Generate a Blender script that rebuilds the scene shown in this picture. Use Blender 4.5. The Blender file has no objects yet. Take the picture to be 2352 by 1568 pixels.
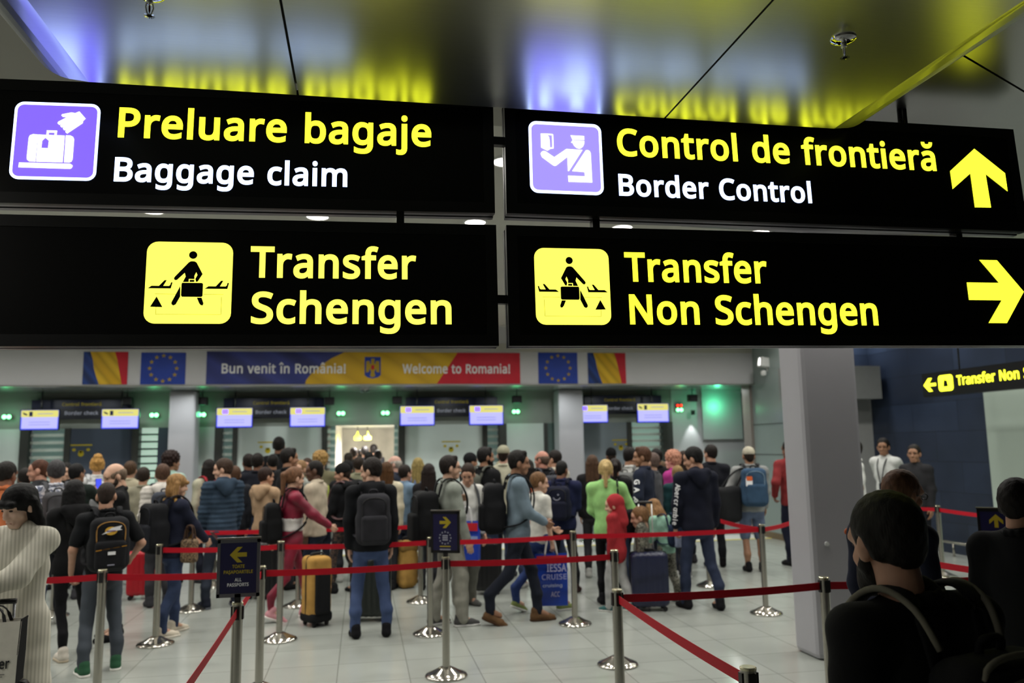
import bpy, bmesh, math, random
import numpy as np
from mathutils import Vector, Matrix, Euler
from mathutils.geometry import tessellate_polygon

PI = math.pi
R = math.radians
SC = bpy.context.scene
C = bpy.context.collection
rng = random.Random(5)

# ---------------------------------------------------------------- camera (28 mm, looking slightly up, a touch of roll)
FPX, EYE = 1829.33, 1.88
_Y = np.array((832. - 1176, -(1029. - 784), FPX))
_Y /= np.linalg.norm(_Y)
_D = FPX ** 2 / ((1029. - 784) + .0165 * (832. - 1176))
_Z = np.array((-.0165 * _D, _D, FPX))
_Z -= _Y * (_Z @ _Y)
_Z /= np.linalg.norm(_Z)
_X = -np.cross(_Z, _Y) if np.cross(_Z, _Y)[0] < 0 else np.cross(_Z, _Y)
CAM = np.stack([_X, _Y, _Z], 1)           # world -> lens axes (right, up, forward)
cd = bpy.data.cameras.new('camera')
cd.sensor_width, cd.lens = 36, 28
cd.clip_start, cd.clip_end = .05, 200
cd.dof.use_dof = True
cd.dof.focus_distance = 2.95
cd.dof.aperture_fstop = 2.7
cam = bpy.data.objects.new('camera', cd)
C.objects.link(cam)
mw = Matrix.Identity(4)
for i in range(3):
    mw[i][0], mw[i][1], mw[i][2] = CAM[0][i], CAM[1][i], -CAM[2][i]
mw[2][3] = EYE
cam.matrix_world = mw
SC.camera = cam

# ---------------------------------------------------------------- world, exposure
wd = bpy.data.worlds.new('world')
SC.world = wd
wd.use_nodes = True
wd.node_tree.nodes['Background'].inputs[0].default_value = (.75, .80, .78, 1)
wd.node_tree.nodes['Background'].inputs[1].default_value = .10
SC.view_settings.view_transform = 'Standard'
SC.view_settings.look = 'None'
SC.view_settings.exposure = 0.0
SC.view_settings.gamma = 1.0
SC.view_settings.use_curve_mapping = False
SC.cycles.max_bounces = 8
SC.cycles.diffuse_bounces = 3
SC.cycles.glossy_bounces = 3
SC.cycles.transmission_bounces = 4
SC.cycles.sample_clamp_indirect = 6
SC.cycles.use_denoising = True
SC.cycles.caustics_reflective = False
SC.cycles.caustics_refractive = False

CEIL = 4.2
LAMP_X = [-8.42, -6.82, -5.22, -3.62, -2.02, -.46, 1.14, 2.74, 4.34, 5.94, 7.54, 9.1]
LAMP_Y = [6.2, 8.0, 9.8, 11.6, 13.4]
LAMP_W = 15.0


def downlamp(x, y, z, power, color=(1, .97, .90), size=.2, spread=150):
    l = bpy.data.lights.new('downlight_lamp', 'AREA')
    l.shape, l.size, l.energy, l.color = 'DISK', size, power, color
    l.spread = R(spread)
    o = bpy.data.objects.new('downlight_lamp', l)
    C.objects.link(o)
    o.location = (x, y, z)
    return o


for lx, ly in ((-3.6, 2.7), (-5.2, 2.7), (-3.6, .9), (-5.2, .9)):      # the lit aisle beside the canopy
    downlamp(lx, ly, 3.92, LAMP_W * (1 if ly > 2 else 2.4))
for ly in LAMP_Y:
    for lx in LAMP_X:
        downlamp(lx, ly, CEIL - .03, LAMP_W)


# ---------------------------------------------------------------- where a sight line of the photograph meets the place
def ray(px, py):
    return CAM.T @ np.array(((px - 1176) / FPX, -(py - 784) / FPX, 1.0))


def at_floor(px, py, z=0.0):
    d = ray(px, py)
    return np.array((0, 0, EYE)) + d * (z - EYE) / d[2]


def at_y(px, py, y):
    d = ray(px, py)
    return np.array((0, 0, EYE)) + d * y / d[1]


def at_x(px, py, x):
    d = ray(px, py)
    return np.array((0, 0, EYE)) + d * x / d[0]


def at_depth(px, py, z):
    return np.array((0, 0, EYE)) + ray(px, py) * z


def depth_of_feet(px, py):
    d = ray(px, py)
    return -EYE / d[2]

# ---------------------------------------------------------------- naming
def tag(o, label, cat, group=None, kind=None):
    if label:
        o['label'] = label
    if cat:
        o['category'] = cat
    if group:
        o['group'] = group
    if kind:
        o['kind'] = kind
    return o


def empty(name, loc, rz=0.0):
    o = bpy.data.objects.new(name, None)
    o.empty_display_size = .1
    C.objects.link(o)
    o.location = loc
    o.rotation_euler = (0, 0, rz)
    return o


# ---------------------------------------------------------------- materials
def lin(hx):
    c = [int(hx[i:i + 2], 16) / 255 for i in (0, 2, 4)]
    return tuple(x / 12.92 if x <= .04045 else ((x + .055) / 1.055) ** 2.4 for x in c) + (1,)


def new_mat(name):
    m = bpy.data.materials.new(name)
    m.use_nodes = True
    return m, m.node_tree.nodes, m.node_tree.links, m.node_tree.nodes['Principled BSDF']


def mat(name, hx, rough=.6, metal=0.0, spec=.5, var=.06, scale=14, bump=0.0, bscale=200, stretch=None, emit=0.0, ehx=None, elin=None, desat=0):
    m, N, L, b = new_mat(name)
    b.inputs['Roughness'].default_value = rough
    b.inputs['Metallic'].default_value = metal
    b.inputs['Specular IOR Level'].default_value = spec
    c = lin(hx)
    if desat:
        y_ = .25 * c[0] + .62 * c[1] + .13 * c[2]
        c = tuple(x + (y_ - x) * desat for x in c[:3]) + (1,)
    tc = N.new('ShaderNodeTexCoord')
    src = tc.outputs['Object']
    if stretch:
        mp = N.new('ShaderNodeMapping')
        mp.inputs['Scale'].default_value = stretch
        L.new(src, mp.inputs['Vector'])
        src = mp.outputs[0]
    if var > 0:
        n = N.new('ShaderNodeTexNoise')
        n.inputs['Scale'].default_value = scale
        n.inputs['Detail'].default_value = 3
        L.new(src, n.inputs['Vector'])
        r = N.new('ShaderNodeValToRGB')
        r.color_ramp.elements[0].position, r.color_ramp.elements[1].position = .3, .7
        r.color_ramp.elements[0].color = tuple(max(x * (1 - var), 0) for x in c[:3]) + (1,)
        r.color_ramp.elements[1].color = tuple(min(x * (1 + var), 1) for x in c[:3]) + (1,)
        L.new(n.outputs[0], r.inputs[0])
        L.new(r.outputs[0], b.inputs['Base Color'])
    else:
        b.inputs['Base Color'].default_value = c
    if bump:
        n2 = N.new('ShaderNodeTexNoise')
        n2.inputs['Scale'].default_value = bscale
        L.new(src, n2.inputs['Vector'])
        bp = N.new('ShaderNodeBump')
        bp.inputs['Strength'].default_value = bump
        bp.inputs['Distance'].default_value = .004
        L.new(n2.outputs[0], bp.inputs['Height'])
        L.new(bp.outputs[0], b.inputs['Normal'])
    if emit:
        b.inputs['Emission Color'].default_value = elin + (1,) if elin else lin(ehx or hx)
        b.inputs['Emission Strength'].default_value = emit
    return m


_MC = {}


def cloth(hx):
    """A woven fabric of the given colour; textures named by a word instead of a colour are built below."""
    if hx not in _MC:
        if hx in SPECIAL:
            _MC[hx] = SPECIAL[hx]()
        else:
            _MC[hx] = mat('fabric_' + hx, hx, rough=.85, spec=.2, var=.16, scale=9, bump=.25, bscale=260, desat=.22)
    return _MC[hx]


def hair_mat(hx):
    k = 'hair_' + hx
    if k not in _MC:
        _MC[k] = mat(k, hx, rough=.6, spec=.22, var=.35, scale=60, bump=.5, bscale=190, stretch=(1, 1, .25))
    return _MC[k]


def skin_mat(hx):
    k = 'skin_' + hx
    if k not in _MC:
        m = mat(k, hx, rough=.48, spec=.4, var=.07, scale=22, bump=.05, bscale=160)
        b = m.node_tree.nodes['Principled BSDF']
        b.inputs['Subsurface Weight'].default_value = .06
        b.inputs['Subsurface Radius'].default_value = (.02, .008, .004)
        _MC[k] = m
    return _MC[k]


def pattern(name, hxs, scale, rough=.85, kind='noise', stretch=None, direction='X'):
    m, N, L, b = new_mat(name)
    b.inputs['Roughness'].default_value = rough
    tc = N.new('ShaderNodeTexCoord')
    mp = N.new('ShaderNodeMapping')
    mp.inputs['Scale'].default_value = stretch or (1, 1, 1)
    L.new(tc.outputs['Object'], mp.inputs[0])
    if kind == 'noise':
        n = N.new('ShaderNodeTexNoise')
        n.inputs['Scale'].default_value = scale
        n.inputs['Detail'].default_value = 1.5
    else:
        n = N.new('ShaderNodeTexWave')
        n.inputs['Scale'].default_value = scale
        n.inputs['Distortion'].default_value = .6
        n.bands_direction = direction
    L.new(mp.outputs[0], n.inputs['Vector'])
    r = N.new('ShaderNodeValToRGB')
    r.color_ramp.interpolation = 'CONSTANT' if kind == 'noise' else 'LINEAR'
    e = r.color_ramp.elements
    while len(e) < len(hxs):
        e.new(.5)
    for i, hx in enumerate(hxs):
        e[i].position = (.36 + .28 * (i - .5) / max(len(hxs) - 1, 1) if i else 0) if kind == 'noise' else i / (len(hxs) - 1)
        e[i].color = lin(hx)
    L.new(n.outputs[0], r.inputs[0])
    L.new(r.outputs[0], b.inputs['Base Color'])
    return m


SPECIAL = {
    'camo': lambda: pattern('fabric_camouflage', ['4a4a42', '6d6c60', '8b897c', '3a3a34'], 22),
    'tropic': lambda: pattern('fabric_palm_print', ['e2e3ea', '8f98ad', 'd9dbe4', '5c6478'], 16),
    'cord': lambda: pattern('fabric_corduroy', ['bdbaab', 'd2cebf', 'dcd8ca'], 22, kind='wave', stretch=(1, 1, 0), direction='DIAGONAL'),
    'worn': lambda: pattern('denim_faded', ['191d24', '2c323b', '444b55'], 2.2, kind='wave', stretch=(.5, .3, .8)),
    'zip': lambda: pattern('fabric_patterned_black', ['17161a', '17161a', '5c463a', '201f22'], 30),
    'velour': lambda: mat('velour_burgundy', '7d1430', rough=.55, spec=.5, var=.35, scale=7, bump=.3, bscale=60),
}

M = {}
M['wall'] = mat('painted_wall_grey', 'b4b5b8', .55, var=.03, scale=2)
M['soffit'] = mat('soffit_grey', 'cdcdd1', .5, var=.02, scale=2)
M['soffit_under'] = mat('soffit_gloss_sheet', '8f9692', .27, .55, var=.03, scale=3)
M['ceiling'] = mat('ceiling_paint', 'b9b7ae', .6, var=.03, scale=1.5)
M['pillar'] = mat('pillar_grey_sheet', 'a7a6ac', .38, spec=.5, var=.02, scale=3)
M['metal_sheet'] = mat('canopy_brushed_metal', 'c4c6be', .30, .95, var=.03, scale=5, stretch=(1, 40, 1))
M['dark_gap'] = mat('joint_dark', '0a0a0c', .6, var=0)
M['sign_black'] = mat('sign_black_acrylic', '060607', .28, spec=.35, var=.1, scale=8)
M['sign_frame'] = mat('sign_frame_anodised', '0b0b0d', .34, spec=.5, var=.1, scale=20)
M['sign_rail'] = mat('sign_rail_aluminium', '77767c', .32, .85, var=.05, scale=20)
M['steel'] = mat('brushed_steel', 'b0aca2', .24, .95, var=.06, scale=30, stretch=(1, 1, 12))
M['steel_cap'] = mat('brass_steel_cap', 'd8d2b4', .22, .9, var=.04, scale=30)
M['chrome'] = mat('chrome', 'd0d0d0', .06, 1.0, var=.02, scale=10)
M['base_steel'] = mat('polished_base', 'b9b6ae', .14, .95, var=.05, scale=18)
M['black_plastic'] = mat('black_plastic', '101012', .4, var=.08, scale=20)
M['rubber'] = mat('rubber', '17171a', .7, var=.08, scale=20)
M['belt'] = mat('belt_red_webbing', 'b8001e', .6, spec=.3, var=.10, scale=40, bump=.3, bscale=300, stretch=(.2, 1, 6))
M['navy_tile'] = None
M['white_plastic'] = mat('white_plastic', 'd9dad9', .4, var=.03)
M['glass_pale'] = mat('frosted_glass_pale', 'c6cfcc', .22, spec=.6, var=.05, scale=1.3)
M['glass_blue'] = mat('glass_blue_grey', '474e5b', .12, spec=.7, var=.10, scale=1.2)
M['glass_green'] = mat('glass_green_grey', '5e6f6b', .14, spec=.7, var=.10, scale=1.5)
M['post_dark'] = mat('mullion_dark', '3b3c3a', .45, .2, var=.05)
M['header'] = mat('booth_header_grey', '868b85', .4, var=.03, scale=2)
M['navy'] = mat('navy_panel', '141a3c', .35, var=.06, scale=5)
M['navy_dark'] = mat('navy_black_panel', '0d0f1c', .35, var=.06, scale=5)
M['slat'] = mat('blind_slat', 'c9d2cb', .5, var=.04)
M['gold'] = mat('print_gold', 'b99a1e', .55, var=.05)
M['print_white'] = mat('print_white', 'f0f1f4', .55, var=.02)
M['print_grey'] = mat('print_pale', '9c9dae', .55, var=.02)
M['print_yellow'] = mat('print_yellow', 'b5a01a', .55, var=.04)
M['print_purple'] = mat('print_navy_purple', '1c1a44', .3, spec=.5, var=.05, scale=6)
M['flag_blue'] = pattern('flag_blue', ['18357e', '234898', '142b60'], 1.6, kind='wave', direction='DIAGONAL', stretch=(1, 1, .8), rough=.5)
M['flag_yellow'] = pattern('flag_yellow', ['e0b01c', 'c49a14', 'ecc02c'], 1.6, kind='wave', direction='DIAGONAL', stretch=(1, 1, .8), rough=.5)
M['flag_red'] = mat('flag_red', 'cc1830', .5, var=.08, scale=5)
M['eu_blue'] = mat('flag_european_blue', '1d40a8', .5, var=.12, scale=4)
M['banner_blue'] = pattern('banner_blue', ['303a80', '3a4594', '2b3168'], .5, kind='wave', direction='DIAGONAL', stretch=(1, 1, 1.5), rough=.5)
M['banner_yellow'] = pattern('banner_yellow', ['dcb01e', 'caa018', 'e4b824'], .5, kind='wave', direction='DIAGONAL', stretch=(1, 1, 1.5), rough=.5)
M['floor_yellow'] = mat('floor_line_yellow', 'd7c84a', .35, var=.05)
M['led_green'] = mat('lamp_green', '22ff77', emit=5, elin=(.20, 1.0, .32), var=0)
M['led_red'] = mat('lamp_red', 'ff2a18', emit=3, var=0)
M['lamp_disc'] = mat('downlight_disc', 'ffffff', emit=9, ehx='fff7ea', var=0)
M['l_yellow'] = mat('backlit_yellow', 'f6f53a', emit=2.2, elin=(.95, 1.0, .030), var=0)
M['l_yellow2'] = mat('backlit_yellow_warm', 'fbf86a', emit=1.5, elin=(.98, .95, .10), var=0)
M['l_white'] = mat('backlit_white', 'f4f8ff', emit=3.8, elin=(.44, .58, 1.0), var=0)
M['l_violet'] = mat('backlit_violet', '8a6cff', emit=2.4, elin=(.105, .06, 1.0), var=0)
M['l_violet2'] = mat('backlit_violet_pale', 'a795ff', emit=2.4, elin=(.17, .135, 1.0), var=0)
M['scr_yellow'] = mat('screen_yellow', '15140c', emit=1.0, ehx='e3dc74', var=0)
M['scr_blue'] = mat('screen_blue', '101018', emit=1.05, ehx='bdbcff', var=0)
M['scr_edge'] = mat('screen_deep_blue', '08081a', emit=1.0, ehx='3f50ff', var=0)
M['scr_ink'] = mat('screen_ink', '6a6a9a', emit=.5, ehx='6d6cc0', var=0)
M['blind_lit'] = mat('blind_backlight', 'cfe6d6', emit=.55, ehx='cfeeda', var=0)
M['blind_dim'] = mat('blind_backlight_dim', '8fa6a0', emit=.16, ehx='8fb0a8', var=0)
M['sticker'] = mat('sticker_yellow', 'b5a010', .5, var=0)
EYE_M = mat('eye_dark', '2a1c14', .6, var=0)
LIP_M = mat('lip', '8d4a44', .5, var=.05)


# ---------------------------------------------------------------- mesh building
def bm_obj(name, bm, m, parent=None, smooth=False, bevel=0.0):
    me = bpy.data.meshes.new(name)
    bm.normal_update()
    bm.to_mesh(me)
    bm.free()
    me.materials.append(m)
    if smooth:
        me.polygons.foreach_set('use_smooth', [True] * len(me.polygons))
    o = bpy.data.objects.new(name, me)
    C.objects.link(o)
    o.parent = parent
    if bevel:
        md = o.modifiers.new('bevel', 'BEVEL')
        md.width, md.segments, md.limit_method = bevel, 2, 'ANGLE'
    return o


def add_box(bm, lo, hi, rot=None):
    vs = [bm.verts.new((x, y, z)) for x in (lo[0], hi[0]) for y in (lo[1], hi[1]) for z in (lo[2], hi[2])]
    for f in ((0, 1, 3, 2), (4, 6, 7, 5), (0, 4, 5, 1), (2, 3, 7, 6), (0, 2, 6, 4), (1, 5, 7, 3)):
        bm.faces.new([vs[i] for i in f])
    return vs


def box(name, lo, hi, m, parent=None, bevel=0.0):
    bm = bmesh.new()
    add_box(bm, lo, hi)
    return bm_obj(name, bm, m, parent, bevel=bevel)


def struct(name, lo, hi, m, bevel=0.0):
    o = box(name, lo, hi, m, bevel=bevel)
    o['kind'] = 'structure'
    return o


def add_lathe(bm, prof, seg=24, c=(0, 0, 0)):
    rings = []
    for r, z in prof:
        rings.append([bm.verts.new((c[0] + r * math.cos(2 * PI * i / seg), c[1] + r * math.sin(2 * PI * i / seg), c[2] + z)) for i in range(seg)]
                     if r > 1e-6 else [bm.verts.new((c[0], c[1], c[2] + z))])
    for a, b in zip(rings, rings[1:]):
        for i in range(seg):
            j = (i + 1) % seg
            q = [a[i % len(a)], a[j % len(a)], b[j % len(b)], b[i % len(b)]]
            u = []
            for v in q:
                if v not in u:
                    u.append(v)
            if len(u) > 2:
                bm.faces.new(u)


def lathe(name, prof, m, parent=None, seg=24, c=(0, 0, 0), smooth=True):
    bm = bmesh.new()
    add_lathe(bm, prof, seg, c)
    o = bm_obj(name, bm, m, parent)
    if smooth:
        o.data.polygons.foreach_set('use_smooth', [True] * len(o.data.polygons))
        md = o.modifiers.new('edge', 'EDGE_SPLIT')
        md.split_angle = R(35)
    return o


def add_tube(bm, pts, r, seg=8, flat=1.0):
    pts = [Vector(p) for p in pts]
    rings = []
    for i, p in enumerate(pts):
        d = (pts[min(i + 1, len(pts) - 1)] - pts[max(i - 1, 0)]).normalized()
        u = d.cross(Vector((0, 0, 1)) if abs(d.z) < .9 else Vector((0, 1, 0))).normalized()
        v = u.cross(d)
        rings.append([bm.verts.new(p + (u * math.cos(2 * PI * k / seg) + v * math.sin(2 * PI * k / seg) * flat) * r) for k in range(seg)])
    for a, b in zip(rings, rings[1:]):
        for k in range(seg):
            bm.faces.new((a[k], a[(k + 1) % seg], b[(k + 1) % seg], b[k]))
    bm.faces.new(rings[0][::-1])
    bm.faces.new(rings[-1])


def smooth_path(pts, n=4):
    P = [Vector(p) for p in pts]
    if len(P) < 4:
        return P
    out = []
    for i in range(len(P) - 1):
        a, b, c, d = P[max(i - 1, 0)], P[i], P[i + 1], P[min(i + 2, len(P) - 1)]
        for k in range(n):
            t = k / n
            out.append(.5 * (2 * b + (c - a) * t + (2 * a - 5 * b + 4 * c - d) * t * t + (3 * b - a - 3 * c + d) * t ** 3))
    return out + [P[-1]]


def tube(name, pts, r, m, parent=None, seg=8, flat=1.0):
    pts = smooth_path(pts)
    bm = bmesh.new()
    add_tube(bm, pts, r, seg, flat)
    o = bm_obj(name, bm, m, parent, smooth=True)
    return o


# flat artwork: groups of loops (outline + holes) in the (u, v) plane of a frame
class Frame:
    def __init__(s, o, u, v):
        s.o, s.u, s.v = np.array(o, float), np.array(u, float), np.array(v, float)
        s.n = np.cross(s.u, s.v)          # towards the viewer

    def at(s, u, v, n=0.0):
        return s.o + s.u * u + s.v * v + s.n * n


def add_flat(bm, loops, fr, off, thick=.0012):
    area = lambda P: sum(a[0] * b[1] - b[0] * a[1] for a, b in zip(P, P[1:] + P[:1]))
    loops = [list(l) for l in loops]
    loops = [l if (area(l) > 0) == (i == 0) else l[::-1] for i, l in enumerate(loops)]
    flatp = [p for l in loops for p in l]
    tris = tessellate_polygon([[Vector((p[0], p[1], 0)) for p in l] for l in loops])
    top = [bm.verts.new(fr.at(p[0], p[1], off + thick)) for p in flatp]
    bot = [bm.verts.new(fr.at(p[0], p[1], off)) for p in flatp]
    for t in tris:
        a, b, c = [flatp[i] for i in t]
        if (b[0] - a[0]) * (c[1] - a[1]) - (c[0] - a[0]) * (b[1] - a[1]) < 0:
            t = t[::-1]
        try:
            bm.faces.new([top[i] for i in t])
        except ValueError:
            pass
    k = 0
    for l in loops:
        n = len(l)
        for i in range(n):
            j = (i + 1) % n
            bm.faces.new((bot[k + i], bot[k + j], top[k + j], top[k + i]))
        k += n


def flat(name, shapes, fr, off, m, parent=None, thick=.0012):
    bm = bmesh.new()
    for loops in shapes:
        add_flat(bm, loops, fr, off, thick)
    return bm_obj(name, bm, m, parent)


def rrect(u0, v0, u1, v1, r, n=7):
    P = []
    for cx, cy, a in ((u1 - r, v1 - r, 0), (u0 + r, v1 - r, 90), (u0 + r, v0 + r, 180), (u1 - r, v0 + r, 270)):
        for i in range(n):
            t = R(a + 90 * i / (n - 1))
            P.append((cx + r * math.cos(t), cy + r * math.sin(t)))
    return P


def ngon(cx, cy, rx, ry, n=28):
    return [(cx + rx * math.cos(2 * PI * i / n), cy + ry * math.sin(2 * PI * i / n)) for i in range(n)]


def star(cx, cy, r, n=5):
    return [(cx + (r if i % 2 == 0 else r * .4) * math.sin(PI * i / n), cy + (r if i % 2 == 0 else r * .4) * math.cos(PI * i / n)) for i in range(2 * n)]


def mm(*pts):
    return [(a / 1000, b / 1000) for a, b in pts]


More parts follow.
